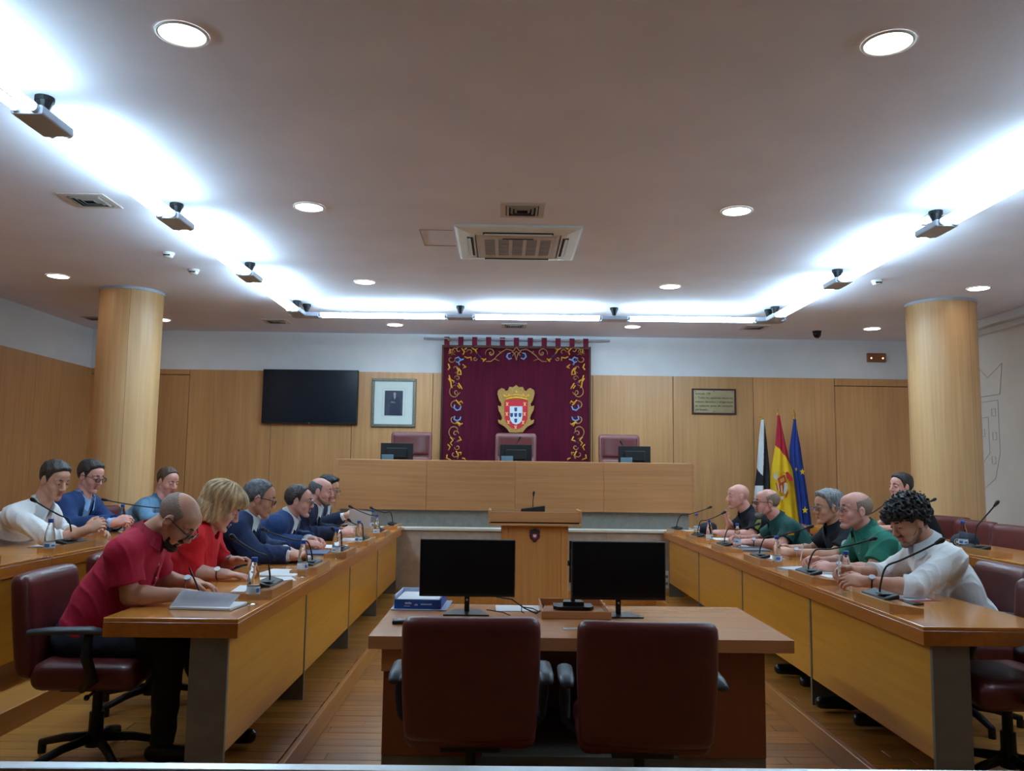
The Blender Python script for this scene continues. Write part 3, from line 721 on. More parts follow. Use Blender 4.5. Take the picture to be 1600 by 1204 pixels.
def grid_cloth(x0,x1,z0,z1,nx,nz,off=0,th=.006):
    b=B(); f=[[b.b.verts.new((x0+(x1-x0)*i/nx,fold(x0+(x1-x0)*i/nx,z0+(z1-z0)*j/nz)-off,z0+(z1-z0)*j/nz)) for i in range(nx+1)] for j in range(nz+1)]
    for j in range(nz):
        for i in range(nx): q=b.b.faces.new((f[j][i],f[j][i+1],f[j+1][i+1],f[j+1][i])); q.smooth=True
    r=bmesh.ops.solidify(b.b,geom=b.b.faces[:],thickness=th)
    return b
grid_cloth(TX0,TX1,TZ0,TZ1,90,24).link('cloth',mt_cr,t)
for a in ((TX0-.018,TX0+.008,TZ0,TZ1+.0),(TX1-.008,TX1+.018,TZ0,TZ1+.0),(TX0-.018,TX1+.018,TZ1-.02,TZ1+.015)):
    grid_cloth(*a[:2],a[2],a[3],60 if a[1]-a[0]>.5 else 1,1 if a[1]-a[0]>.5 else 20,.004,.009).link('border_binding',mt_crb,t)
for k in range(11):
    x=-.835+k*.2015; B().box(x-.038,fold(x,3.34)-.004,3.33,x+.038,fold(x,3.34)+.002,3.47).link('hanging_loop',mt_cr,t)
def TP(cx,cy):
    p=W(660+cx/5.333,510+cy/5.333,11.93); return p[0],p[2]
TC=783.
def stroke(b,pts,r,taper=True):
    for mir in (0,1):
        nm,mm=b; b_=B()
        P=[]
        for cx,cy in pts:
            x,z=TP(2*TC-cx if mir else cx,cy); P.append((x,fold(x,z)-.006,z))
        n=len(P); rr=[r*(.45+.55*math.sin(PI*(i+.6)/(n+.2))) if taper else r for i in range(n)]
        b_.tube(P,rr,5); b_.link(nm,mm,t)
def spiral(cx,cy,r,a0,turns,d=1,n=26,shr=.25):
    return [(cx+r*(1-(1-shr)*i/n)*math.cos(a0+d*2*PI*turns*i/n),cy+r*(1-(1-shr)*i/n)*math.sin(a0+d*2*PI*turns*i/n)) for i in range(n+1)]
g=('gold_scroll',mt_thr); yl=('yellow_leaf',mt_yel); bl=('blue_flower',mt_bl); vi=('violet_stem',mt_vio)
R_=.0082
# side column scrolls
for cx,cy,r,a0,tn,d in ((290,430,24,PI,.95,1),(275,550,64,-PI/2,.8,-1),(285,545,28,0,.9,1),(265,660,52,-.6,.62,-1),(265,765,52,.6,.6,1),(270,870,64,PI/2,.85,1),(275,890,26,0,.9,-1),(290,1005,24,PI,1,-1),(265,1060,34,0,.7,1),(240,270,34,0,.8,1),(270,350,36,PI/2,.7,-1)):
    stroke(g,spiral(cx,cy,r,a0,tn,d),R_)
for p in ([(215,310),(228,340),(212,360)],[(285,340),(300,365),(290,395),(325,400)],[(300,345),(318,372),(322,398)],[(222,405),(232,440),(262,455),(258,470)],[(215,430),(236,460),(240,500),(250,510)],
          [(300,470),(322,505),(330,520)],[(292,490),(310,515)],[(280,610),(300,640),(325,620),(335,640)],[(300,640),(318,655)],[(275,800),(298,800),(320,815),(335,805)],[(290,790),(310,830)],
          [(305,915),(322,945),(300,950),(288,960)],[(230,920),(255,945),(232,970),(248,990)],[(210,980),(230,1000),(215,1030)],[(280,1035),(300,1070),(292,1100)],[(300,1050),(322,1048),(318,1070)],[(205,1065),(200,1095),(235,1110)],[(330,1095),(350,1100),(358,1112)],
          [(228,185),(236,215),(215,230),(262,218),(240,235)],[(335,315),(355,330),(340,345),(365,335)],[(325,180),(350,210),(338,235)],[(350,250),(375,262),(405,255),(408,285)],[(370,180),(350,190)],[(412,180),(440,195),(455,225),(440,190),(460,185)],[(490,268),(510,275),(505,292),(530,268)]):
    stroke(yl,p,.012)
for p in ([(270,265),(300,255),(318,275),(300,300),(278,290)],[(320,280),(345,270)],[(300,300),(310,320)],[(270,650),(262,675),(285,698),(312,690),(322,662)],[(270,745),(262,770),(285,785),(312,775),(320,750)]):
    stroke(bl,p,.0125)
for p in ([(262,455),(290,480)],[(455,225),(490,262)],[(262,975),(300,945)],[(285,275),(300,285)],[(290,668),(300,672)],[(290,752),(298,760)]): stroke(vi,p,.009)
# top border
for cx,cy,r,a0,tn,d in ((568,222,44,PI*.9,1.0,1),(568,222,14,0,1,1),(440,268,18,0,1,1),(395,215,30,PI,.7,1),(275,200,34,PI/2,.8,1),(305,195,26,-PI/2,.7,-1),(240,215,30,0,.9,-1)):
    stroke(g,spiral(cx,cy,r,a0,tn,d),R_)
stroke(g,[(530,292),(570,292),(600,270),(640,285)],R_); stroke(g,[(600,270),(620,245),(655,215),(700,188),(745,198),(760,215)],R_); stroke(g,[(640,205),(655,225)],R_)
stroke(g,[(783,170),(765,195),(745,212),(768,222),(775,245),(783,280)],.009); stroke(g,[(783,205),(760,230),(750,245)],.007)
stroke(bl,[(735,220),(712,225),(702,250),(722,272),(745,262)],.012); stroke(vi,[(722,240),(735,248),(728,262)],.008)
def cp(pts): return [TP(*p) for p in pts]
def mirror(half): return cp(half)+[TP(2*TC-6-x,y) for x,y in half[::-1] if abs(x-780)>3]
YS=-.066
car=[(780,885),(835,882),(855,855),(875,835),(925,805),(930,775),(905,785),(895,765),(905,735),(925,700),(930,660),(905,668),(900,645),(920,615),(935,560),(930,535),(900,515),(875,525),(868,540),(850,535),(835,505),(805,510),(780,490)]
mt_gc=mat('gold_bullion',(170,128,58),.55,.14,60,.3,140)
cv=B().plate(mirror(car)[::-1][::-1],YS,-.045).link('gold_cartouche',mt_gc,t)
B().plate(mirror([(780,862),(820,845),(855,815),(875,770),(877,700),(877,622),(850,612),(780,606)]),YS-.004,YS).link('red_shield',mat('scarlet_silk',(196,28,44),.6,.04,30),cv)
B().plate(mirror([(780,818),(808,808),(826,785),(832,755),(832,667),(780,667)]),YS-.008,YS-.004).link('white_shield',mat('white_silk',(214,222,230),.6,.03,30),cv)
mtb=mat('navy_silk',(44,68,116),.6,.04)
for cx,cy in ((777,694),(743,740),(777,740),(812,740),(777,786)):
    B().plate(cp([(cx,cy+18),(cx+10,cy+12),(cx+12,cy),(cx+12,cy-17),(cx-12,cy-17),(cx-12,cy),(cx-10,cy+12)]),YS-.011,YS-.008).link('small_shield',mtb,cv)
mtk=mat('gold_castle',(236,170,110),.6,.04)
for cx,cy in ((706,650),(852,650),(703,732),(850,732),(717,800),(838,802),(776,842)):
    B().plate(cp([(cx-12,cy+16),(cx,cy+9),(cx+12,cy+16),(cx+5,cy),(cx+13,cy-14),(cx+4,cy-17),(cx,cy-7),(cx-4,cy-17),(cx-13,cy-14),(cx-5,cy)]),YS-.008,YS-.004).link('castle_charge',mtk,cv)
b=B()
for s in (-1,1): pass
for dx in (-100,-60,0,60,100):
    x,z=TP(780+dx,575+abs(dx)*.12-(30 if dx==0 else 8)); b.sph((x,YS-.005,z),.018,10,(1.1,.5,1.2))
b.tube([(lambda q:(q[0],YS-.004,q[1]))(TP(x,y)) for x,y in ((695,612),(735,600),(780,596),(825,600),(870,612))],.012,6)
b.tube([(lambda q:(q[0],YS-.004,q[1]))(TP(x,y)) for x,y in ((672,575),(700,590),(735,578),(780,570),(825,578),(860,590),(890,575))],.008,6)
b.link('crown',mt_yel,cv)
# ------------------------------------------------------------------ flags
def FP(cx,cy,y=11.6): p=W(1170+cx/6.017,630+cy/6.017,y); return p[0],p[2]
def flag(name,label,top,L,R,ybot,colfn,mats,phase,poleg):
    xt,zt=FP(*top); t=thing(name,label,'flag',(xt,11.68,0),0,'flags on poles')
    B().cyl((0,0,0),(0,0,zt+.02),.016,n=12).link('pole',mt_oakc,t)
    B().lathe([(.16,0),(.16,.03),(.04,.05),(.03,.12),(.02,.13)],20).link('stand',mt_gold,t)
    if poleg=='spear': B().lathe([(.02,zt),(.024,zt+.02),(.012,zt+.04),(.024,zt+.06),(.014,zt+.1),(.001,zt+.14)],12).link('finial',mt_gold,t)
    elif poleg=='spike': B().lathe([(.014,zt),(.018,zt+.02),(.006,zt+.05),(.001,zt+.1)],12).link('finial',mt_gold,t)
    else: B().lathe([(.02,zt),(.026,zt+.02),(.01,zt+.03),(.01,zt+.06),(.001,zt+.1)],12).box(-.035,-.005,zt+.03,.035,.005,zt+.045).link('finial',mt_gold,t)
    b=B(); ny=96; nx=40; rows=[]
    y0=top[1]
    for j in range(ny+1):
        cy=y0+(ybot-y0)*j/ny
        l=np.interp(cy,[p[1] for p in L],[p[0] for p in L]); r=np.interp(cy,[p[1] for p in R],[p[0] for p in R])
        row=[]
        for i in range(nx+1):
            u=i/nx; x,z=FP(l+(r-l)*u,cy)
            amp=.012+.05*j/ny
            y=-.06-amp*(.5+.5*math.cos(u*2*PI*2.2+phase+j*.02))+.05*(2*u-1)**2
            row.append(b.b.verts.new((x-xt,y,z)))
        rows.append(row)
    for j in range(ny):
        for i in range(nx):
            f=b.b.faces.new((rows[j][i],rows[j+1][i],rows[j+1][i+1],rows[j][i+1])); f.smooth=True
            cy=y0+(ybot-y0)*(j+.5)/ny; l=np.interp(cy,[p[1] for p in L],[p[0] for p in L]); r=np.interp(cy,[p[1] for p in R],[p[0] for p in R])
            f.material_index=colfn(l+(r-l)*(i+.5)/nx,cy)
    me=b.mesh(); o=link('cloth',me,mats,t)
    md=o.modifiers.new('thick','SOLIDIFY'); md.thickness=.004
    return t,xt
m_w=mat('flag_white',(214,216,220),.7,.03); m_k=mat('flag_black',(20,20,28),.7,.03); m_r=mat('flag_red',(178,24,52),.7,.04); m_y=mat('flag_yellow',(232,186,20),.7,.04); m_b=mat('flag_blue',(24,52,128),.7,.04)
flag('city_flag','black and white flag, leftmost of the three on the back wall',(142,150),[(128,150),(108,300),(85,600),(66,780),(55,1000),(50,1300)],[(158,150),(176,300),(208,600),(216,780),(225,1300)],1300,
     lambda x,y: 0 if ((y<610+(x-85)*1.6 and x<155-(y-150)*.045) or (y>770 and x<140)) else 1,[m_w,m_k],0,'cross')
tf,xf=flag('national_flag','red and yellow flag with a coat of arms, middle of the three',(291,112),[(284,112),(262,390),(228,600),(212,780),(250,1300)],[(300,112),(345,300),(398,540),(428,620),(455,900),(482,1130),(490,1300)],1300,
     lambda x,y: 0 if y<390+(x-262)*1.28 else 1,[m_r,m_y],1.5,'spike')
def fpl(cpts,y,name,m,parent,xo,th=.003): return B().plate([(lambda q:(q[0]-xo,q[1]))(FP(*p)) for p in cpts],y,y+th).link(name,m,parent)
YE=-.14
m_si=mat('emblem_silver',(206,196,180),.6,.05); m_er=mat('emblem_red',(190,40,50),.6,.04); m_eg=mat('emblem_gold',(190,150,50),.6,.05)
e1=fpl([(222,660),(250,640),(262,700),(240,720),(225,700)],YE,'emblem_scroll',m_si,tf,xf)
fpl([(258,705),(325,668),(338,735),(280,772)],YE-.003,'emblem_quarter',m_er,tf,xf); fpl([(276,712),(316,692),(322,728),(285,745)],YE-.006,'emblem_castle',m_eg,e1,xf)
for k in range(5): fpl([(238+k*17,745+k*8),(246+k*17,745+k*8),(262+k*13,815+k*8),(254+k*13,815+k*6)],YE-.003,'emblem_stripe',m_er if k%2==0 else m_si,tf,xf)
fpl([(330,650),(352,640),(398,700),(405,735),(370,728),(345,700)],YE-.003,'emblem_crown',m_er,tf,xf)
fpl([(318,740),(345,752),(352,800),(330,850),(305,835),(318,790)],YE-.003,'emblem_quarter',m_si,tf,xf)
fpl([(370,790),(395,780),(405,800),(380,815)],YE-.003,'emblem_ribbon',m_eg,tf,xf); fpl([(350,820),(330,880),(338,885),(356,830)],YE-.003,'emblem_ribbon',m_er,tf,xf)
fpl([(300,640),(312,632),(330,660),(300,660)],YE-.003,'emblem_ribbon',m_eg,tf,xf); fpl([(285,875),(312,870),(310,900),(288,905)],YE-.003,'emblem_ribbon',m_si,tf,xf)
te,xe=flag('union_flag','blue flag with yellow stars, rightmost of the three',(445,150),[(437,150),(398,420),(400,560),(430,640),(465,900),(488,1120),(492,1300)],[(452,150),(500,400),(540,700),(580,1000),(592,1100),(600,1300)],1300,lambda x,y:0,[m_b],3,'spear')
def star(cx,cy,r,sq=.95):
    return [(cx+(r if k%2==0 else r*.42)*math.sin(2*PI*k/10)*sq,cy-(r if k%2==0 else r*.42)*math.cos(2*PI*k/10)) for k in range(10)][::-1]
for cx,cy,r,sq in ((490,642,34,.8),(514,1002,36,.85),(432,618,22,.5)): fpl(star(cx,cy,r,sq),YE,'star',m_y,te,xe)
# ------------------------------------------------------------------ bottles
mt_pet=mat('clear_bottle_plastic',(244,248,250),.05,0,trans=1,ior=1.09,spec=.5)
mt_wat=mat('water',(240,246,250),.0,0,trans=1,ior=1.33)
mt_lab=mat('bottle_label',(206,216,226),.5,.05,60); mt_labb=mat('label_blue',(70,110,170),.5,.1,60)
mt_cap=mat('blue_cap',(28,70,150),.4,.04)
def make_bottle(label):
    t=thing('water_bottle',label,'bottle',(0,0,0),0,'clear water bottles with blue caps')
    prof=[(.001,.006),(.014,.003),(.024,.0),(.029,.004),(.0305,.012),(.029,.03),(.0315,.045),(.0325,.052),(.0325,.088),(.0315,.092)]
    z=.092
    while z<.165:
        r=.0315-.0075*max(0,(z-.105)/.06)**1.2; prof+= [(r,z),(r-.0014,z+.0035)]; z+=.007
    prof+=[(.021,.172),(.0165,.188),(.0135,.2),(.0128,.215)]
    B().lathe(prof,24).link('bottle_body',mt_pet,t,smooth=True)
    B().lathe([(.0327,.052),(.0331,.053),(.0331,.087),(.0327,.088)],28,close=False).link('label_band',mt_lab,t,smooth=True)
    b=B()
    for a0,a1,z0,z1 in ((-2.3,-1.75,.06,.08),(-1.6,-1.0,.062,.07),(-1.6,-1.2,.073,.078),(.3,1.2,.06,.08),(1.5,2.3,.064,.074)):
        n=6; v=[[b.b.verts.new((.0334*math.cos(a0+(a1-a0)*i/n),.0334*math.sin(a0+(a1-a0)*i/n),z)) for i in range(n+1)] for z in (z0,z1)]
        for i in range(n): b.b.faces.new((v[0][i],v[0][i+1],v[1][i+1],v[1][i]))
    b.link('label_print',mt_labb,t)
    B().lathe([(.0145,.206),(.0158,.208),(.0158,.226),(.0145,.229),(.001,.229)],24).link('cap',mt_cap,t,smooth=True)
    return t
bts=[(-1.228,4.22,.87,'clear bottle on the left desk before the red polo, nearest the camera'),(-1.235,5.27,.87,'clear bottle on the left desk, second from the camera'),
(-1.243,6.36,.87,'clear bottle on the left desk, third from the camera'),(-1.238,7.3,.87,'clear bottle on the left desk, fourth from the camera'),
(-1.235,8.3,.87,'clear bottle on the left desk, last at the aisle edge'),(-1.42,9.25,.87,'clear bottle at the far left desk end, set back from the edge'),
(2.03,4.96,.87,'clear bottle on the right desk by the white-shirted young man'),(1.995,6.1,.87,'clear bottle on the right desk between green and black polos'),
(2.13,7.6,.87,'clear bottle beside the bearded man in dark green'),(2.0,8.1,.87,'clear bottle on the right desk aisle edge, fourth from the camera'),
(2.18,9.4,.87,'clear bottle at the far end of the right desk beside a cap'),(-2.77,5.2,.985,'clear bottle on the rear left desk before the white shirt'),
(-3.28,7.3,.985,'clear bottle on the rear left desk before the blue blazer'),(3.49,6.34,.985,'clear bottle on the rear right desk beside the officer cap'),(3.6,8.4,.985,'clear bottle on the rear right desk before the dark officer')]
b0=None
for x,y,z,lab in bts:
    if b0 is None: b0=make_bottle(lab); o=b0
    else: o=tree(b0); o['label']=lab
    o.location=(x,y,z); o.rotation_euler=(0,0,random.Random(lab).random()*6)
# ------------------------------------------------------------------ papers, notebooks, caps, pens on desks
mt_nav=mat('navy_cap_cloth',(22,26,40),.8,.06,60)
t=thing('notebook','open notebook with one page raised under the red-polo man\'s hand','notebook',(-1.42,4.13,.871),math.radians(-6))
B().box(-.14,-.1,0,.16,.1,.012,.002,1).link('page_block',mt_paper,t)
B().box(-.143,-.103,0,.163,.103,.002).link('cover',mat('grey_cover',(120,120,126),.6,.03),t)
def pg(v): return v
b=B(); n=10; rows=[]
for i in range(n+1):
    u=i/n; rows.append([b.b.verts.new((-.14+.28*u+.03*w*1.0,-.1+.005+.03*math.sin(u*2)+.05*w,.012+.07*w*(1-.25*u))) for w in (0,.5,1)])
for i in range(n):
    for j in range(2): f=b.b.faces.new((rows[i][j],rows[i+1][j],rows[i+1][j+1],rows[i][j+1])); f.smooth=True
bmesh.ops.solidify(b.b,geom=b.b.faces[:],thickness=.001)
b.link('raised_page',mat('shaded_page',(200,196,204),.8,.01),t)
sheet('white sheet under the nearest left microphone',-1.38,4.75,.871,.2,.26,.1,'loose papers on the desks')
sheet('stack of white sheets before the woman in red',-1.4,5.45,.871,.26,.34,-.1,'loose papers on the desks',.008)
sheet('second white sheet overlapping the stack before the woman in red',-1.36,5.15,.871,.2,.2,.4,'loose papers on the desks',.004)
sheet('dark folder before the grey-haired man in the navy suit',-1.53,6.2,.871,.24,.32,.0,'loose papers on the desks',.018,mat('dark_folder',(52,52,60),.5,.05),'folder','folder')
sheet('white pad on the dark folder of the grey-haired suited man',-1.53,6.2,.8895,.21,.28,.03,'loose papers on the desks',.006)
sheet('blue folder before the second suited man',-1.5,6.75,.871,.24,.3,.1,'loose papers on the desks',.012,mat('blue_folder',(60,78,120),.5,.05),'folder','folder')
sheet('white sheet before the second suited man',-1.48,7.35,.871,.22,.3,-.05,'loose papers on the desks')
sheet('white sheet before the bald man in the navy suit',-1.42,8.1,.871,.22,.3,.1,'loose papers on the desks')
sheet('white sheet before the dark-haired man at the far left end',-1.68,8.9,.871,.2,.3,.1,'loose papers on the desks',.01)
sheet('white sheet under the young man\'s forearm on the right desk',2.22,4.75,.871,.22,.3,.2,'loose papers on the desks')
sheet('red folder under the young man\'s sheet',2.24,4.72,.8705,.26,.33,.2,'loose papers on the desks',.0005,mat('dull_red_folder',(140,60,64),.6,.05),'folder','folder')
sheet('white papers before the man in the green polo',2.16,5.62,.871,.24,.3,-.1,'loose papers on the desks',.012)
sheet('clipboard of notes left of the green polo man\'s hands',2.12,5.98,.871,.2,.26,.3,'loose papers on the desks',.01,mat('pale_folder',(190,196,212),.6,.03),'folder','folder')
sheet('white sheets before the man in the black polo',2.14,6.85,.871,.24,.3,0,'loose papers on the desks',.004)
sheet('laptop-like grey folder before the bearded man',2.22,7.55,.871,.28,.34,0,'loose papers on the desks',.012,mat('grey_folder',(92,96,108),.5,.05),'folder','folder')
sheet('white papers before the bearded man',2.2,7.95,.871,.22,.26,0,'loose papers on the desks')
sheet('white sheet before the bald police officer',2.3,8.75,.871,.22,.3,0,'loose papers on the desks')
sheet('white papers before the man in the white shirt',-3.1,5.95,.986,.26,.34,0,'loose papers on the desks',.004)
sheet('white sheet standing in for a daylight strip at the rear right desk',3.92,6.05,.986,.1,.3,.0,'loose papers on the desks',.01)  # added white sheet takes the place of a bright strip of daylight
t=thing('phone','black phone lying behind the nearest right microphone','phone',(2.16,4.5,.871),.35); B().box(-.04,-.08,0,.04,.08,.009,.004,2).link('body',mt_black,t); B().box(-.037,-.076,.009,.037,.076,.0095).link('glass',mt_scr,t)
def pen(label,p,d,m,L=.14):
    t=thing('pen',label,'pen',p); d=Vector(d).normalized(); a=Vector((0,0,0))
    B().cyl(a-d*L*.5,a+d*L*.42,.0045,n=8).link('barrel',m,t); B().cyl(a+d*L*.42,a+d*L*.5,.004,.001,8).link('tip',mt_black,t); return t
mpw=mat('white_pen',(220,220,222),.4,.02)
def cap(label,x,y,z,rz):
    t=thing('officer_cap',label,'cap',(x,y,z),math.radians(rz))
    b=B().lathe([(.098,0),(.1,.012),(.098,.03),(.102,.055),(.096,.085),(.075,.108),(.04,.12),(.001,.122)],28); b.xf(lambda v:(v.x*1.12,v.y,v.z*(1-.12*v.x/.1))); b.link('crown',mt_nav,t,smooth=True)
    b=B(); n=14; v=[]
    for i in range(n+1):
        a=-1.1+2.2*i/n; v.append([b.b.verts.new((.108*math.cos(a),.098*math.sin(a),.012)),b.b.verts.new((.108*math.cos(a)+.07*math.cos(a*.75),.098*math.sin(a),.002))])
    for i in range(n): b.b.faces.new((v[i][0],v[i][1],v[i+1][1],v[i+1][0]))
    bmesh.ops.solidify(b.b,geom=b.b.faces[:],thickness=.003); b.link('peak',mt_nav,t)
    bd=B().cyl((.108,0,.06),(.113,0,.061),.024,n=18).link('badge',mt_crd,t); B().tube([(.115,.022*math.cos(a*PI/8),.06+.022*math.sin(a*PI/8)) for a in range(17)],.0025,5).box(.112,-.01,.05,.116,.01,.07).link('badge_ring',m_si,bd); return t
cap('black officer cap with a round badge on the rear right desk',3.60,6.52,.985,215)
cap('dark blue cap behind the farthest right bottle',2.32,9.5,.871,200)
# ------------------------------------------------------------------ gallery railing in the foreground
t=thing('railing','brushed aluminium railing along the bottom of the picture','railing',(0,1.2,0))
B().box(-2.6,-.015,1.10,2.6,.013,1.131,.003,2).link('top_rail',mt_chrome,t)
B().box(-2.6,-.02,.62,2.6,.005,1.10,.002,1).link('infill_panel',mt_legm,t)
for x in (-2.5,0,2.5): B().box(x-.025,-.02,0,x+.025,.02,.62,.002,1).link('post',mt_steel,t)
# ------------------------------------------------------------------ people: implicit surfaces polygonised on a grid
f32=np.float32
def V(*a): return np.array(a,dtype=np.float64)
class Fld:
    def __init__(s,lo,hi,h):
        s.h=h; s.lo=np.array(lo,float); s.n=np.ceil((np.array(hi)-s.lo)/h).astype(int)+1; s.F=np.full(s.n,.3,f32)
    def sl(s,lo,hi,pad):
        a=np.clip(np.floor((np.array(lo)-pad-s.lo)/s.h).astype(int),0,s.n); b=np.clip(np.ceil((np.array(hi)+pad-s.lo)/s.h).astype(int)+1,0,s.n)
        S=tuple(slice(a[i],b[i]) for i in range(3))
        g=[(s.lo[i]+s.h*np.arange(a[i],b[i])).astype(f32) for i in range(3)]
        return S,g[0][:,None,None],g[1][None,:,None],g[2][None,None,:]
    def _mix(s,S,d,k,neg=False):
        if d.size==0: return
        F=s.F[S]
        if neg: F=-F
        if k>0:
            h=np.maximum(k-np.abs(F-d),0)/k; R=np.minimum(F,d)-h*h*k*.25
        else: R=np.minimum(F,d)
        s.F[S]=-R if neg else R
    def cone(s,a,b,ra,rb,k=.02,neg=False,cut=None):
        a=np.array(a,float);b=np.array(b,float); m=max(ra,rb)
        S,x,y,z=s.sl(np.minimum(a,b)-m,np.maximum(a,b)+m,k+3*s.h); d=b-a; L=max(d@d,1e-9)
        t=np.clip(((x-a[0])*d[0]+(y-a[1])*d[1]+(z-a[2])*d[2])/L,0,1).astype(f32)
        q=np.sqrt((x-a[0]-t*d[0])**2+(y-a[1]-t*d[1])**2+(z-a[2]-t*d[2])**2)-(ra+(rb-ra)*t)
        if cut is not None:   # flat end at b
            L_=math.sqrt(L); q=np.maximum(q,((x-b[0])*d[0]+(y-b[1])*d[1]+(z-b[2])*d[2])/L_)
        s._mix(S,q,k,neg)
    def ell(s,c,r,Rm=None,k=.02,neg=False):
        c=np.array(c,float); r=np.array(r,float); m=r.max()
        S,x,y,z=s.sl(c-m,c+m,k+3*s.h); x=x-c[0];y=y-c[1];z=z-c[2]
        if Rm is None: Rm=np.eye(3)
        u=[(x*Rm[0,i]+y*Rm[1,i]+z*Rm[2,i])/r[i] for i in range(3)]
        k0=np.sqrt(u[0]**2+u[1]**2+u[2]**2)+1e-6; k1=np.sqrt((u[0]/r[0])**2+(u[1]/r[1])**2+(u[2]/r[2])**2)+1e-6
        s._mix(S,k0*(k0-1)/k1,k,neg)
    def tri(s,post=None):
        F=s.F; n=F.shape; S=F<0
        c=np.zeros(tuple(np.array(n)-1),np.int8)
        for i in (0,1):
            for j in (0,1):
                for k in (0,1): c+=S[i:n[0]-1+i,j:n[1]-1+j,k:n[2]-1+k]
        act=np.argwhere((c>0)&(c<8)); 
        if len(act)==0: return np.zeros((0,3)),np.zeros((0,4),int)
        idx=np.full(c.shape,-1,np.int32); idx[act[:,0],act[:,1],act[:,2]]=np.arange(len(act))
        cor=[(i,j,k) for i in (0,1) for j in (0,1) for k in (0,1)]
        val=[F[act[:,0]+i,act[:,1]+j,act[:,2]+k] for i,j,k in cor]
        P=np.zeros((len(act),3)); cnt=np.zeros(len(act))
        for a in range(8):
            for b in range(a+1,8):
                if sum(abs(cor[a][i]-cor[b][i]) for i in range(3))!=1: continue
                m=(val[a]<0)!=(val[b]<0); den=val[a]-val[b]; t=np.where(m,val[a]/np.where(m,den,1),0)
                for i in range(3): P[:,i]+=m*(cor[a][i]+t*(cor[b][i]-cor[a][i]))
                cnt+=m
        P=(P/cnt[:,None]+act)*s.h+s.lo
        Q=[]
        for ax in range(3):
            sl0=[slice(None)]*3; sl1=[slice(None)]*3; sl0[ax]=slice(0,-1); sl1[ax]=slice(1,None)
            a=S[tuple(sl0)]; b=S[tuple(sl1)]; e=np.argwhere(a!=b); o1,o2=[(1,2),(2,0),(0,1)][ax]
            e=e[(e[:,o1]>0)&(e[:,o2]>0)&(e[:,o1]<n[o1]-1)&(e[:,o2]<n[o2]-1)]
            d1=np.zeros(3,int); d1[o1]=1; d2=np.zeros(3,int); d2[o2]=1
            g=lambda q: idx[q[:,0],q[:,1],q[:,2]]
            q=np.stack([g(e-d1-d2),g(e-d2),g(e),g(e-d1)],1)
            fl=a[e[:,0],e[:,1],e[:,2]]; q[~fl]=q[~fl][:,::-1]; Q.append(q[(q>=0).all(1)])
        return P,np.concatenate(Q)
def qmesh(name,P,Q,m,parent,origin,mi=None,label=None):
    me=bpy.data.meshes.new(name); P=P-np.array(origin)
    me.vertices.add(len(P)); me.vertices.foreach_set('co',P.astype(f32).ravel())
    me.loops.add(Q.size); me.loops.foreach_set('vertex_index',Q.astype(np.int32).ravel())
    me.polygons.add(len(Q)); me.polygons.foreach_set('loop_start',np.arange(0,Q.size,4,dtype=np.int32))
    try: me.polygons.foreach_set('loop_total',np.full(len(Q),4,np.int32))
    except Exception: pass
    if mi is not None: me.polygons.foreach_set('material_index',mi.astype(np.int32))
    me.update(calc_edges=True)
    return link(name,me,m,parent,None,label,True)
def unit(v): v=np.array(v,float); return v/np.linalg.norm(v)
def skin(name,rgb): return mat(name,rgb,.5,.05,18,.06,220,spec=.4)
SK={'tan':skin('skin_tan',(192,140,116)),'fair':skin('skin_fair',(208,158,140)),'rosy':skin('skin_rosy',(204,146,132)),'brown':skin('skin_brown',(178,124,98))}
for k_,c_ in (('tan',(96,62,50)),('fair',(120,80,68)),('rosy',(110,70,62)),('brown',(84,54,40))): SK[k_+'_lid']=mat('eyelid_'+k_,c_,.6,0)
m_lip=mat('lips',(172,106,96),.45,.03); m_eyew=mat('eye_white',(214,208,204),.3,0); m_eyed=mat('eye_iris',(40,28,22),.2,0)
m_glass=mat('glasses_frame',(26,28,38),.3,0); m_glassg=mat('wire_glasses_frame',(110,108,112),.3,0,metal=.6); m_lens=mat('lens',(235,240,245),.02,0,trans=1,ior=1.05)
def cloth(name,rgb,b=.55,sc=15,rough=.85,sheen=0): return mat(name,rgb,rough,.05,5,b,sc,sheen=sheen)
CL={'red':cloth('crimson_pique',(172,18,52)),'scarlet':cloth('scarlet_crepe',(206,24,36)),'navy':cloth('navy_wool',(24,40,78)),'navy2':cloth('midnight_wool',(22,32,60)),'blue':cloth('blue_wool',(28,54,100)),
 'white':cloth('white_cotton',(226,224,226)),'denim':cloth('chambray',(96,132,160)),'black':cloth('black_polyester',(15,18,28)),'green':cloth('green_pique',(34,110,92)),'dkgreen':cloth('dark_green_cotton',(18,66,62)),
 'trou':cloth('dark_trousers',(24,28,42)),'lblue':cloth('pale_blue_cotton',(150,180,220))}
m_shoe=mat('black_shoe_leather',(16,16,18),.3,.05,30)
HR={'dark':mat('hair_dark',(50,44,42),.5,.2,60,.5,90,stretch=(1,1,.2)),'black':mat('hair_black',(18,18,22),.5,.2,60,.5,90),'grey':mat('hair_grey',(122,122,124),.55,.18,60,.5,90,stretch=(1,1,.2)),
 'salt':mat('hair_salt_pepper',(84,84,88),.55,.2,50,.5,90),'blonde':mat('hair_ash_blonde',(166,134,96),.5,.28,28,.6,60,stretch=(1,1,.25)),'brown':mat('hair_brown',(76,56,44),.5,.2,60,.5,90),
 'stub':mat('stubble_grey',(136,112,100),.7,.12,120,.3,300),'beard':mat('beard_dark',(44,36,34),.7,.25,90,.5,200),'beardg':mat('beard_grey',(132,124,120),.7,.2,90,.5,200),'shadow':mat('beard_shadow',(136,100,84),.7,.1,120,.2,300)}
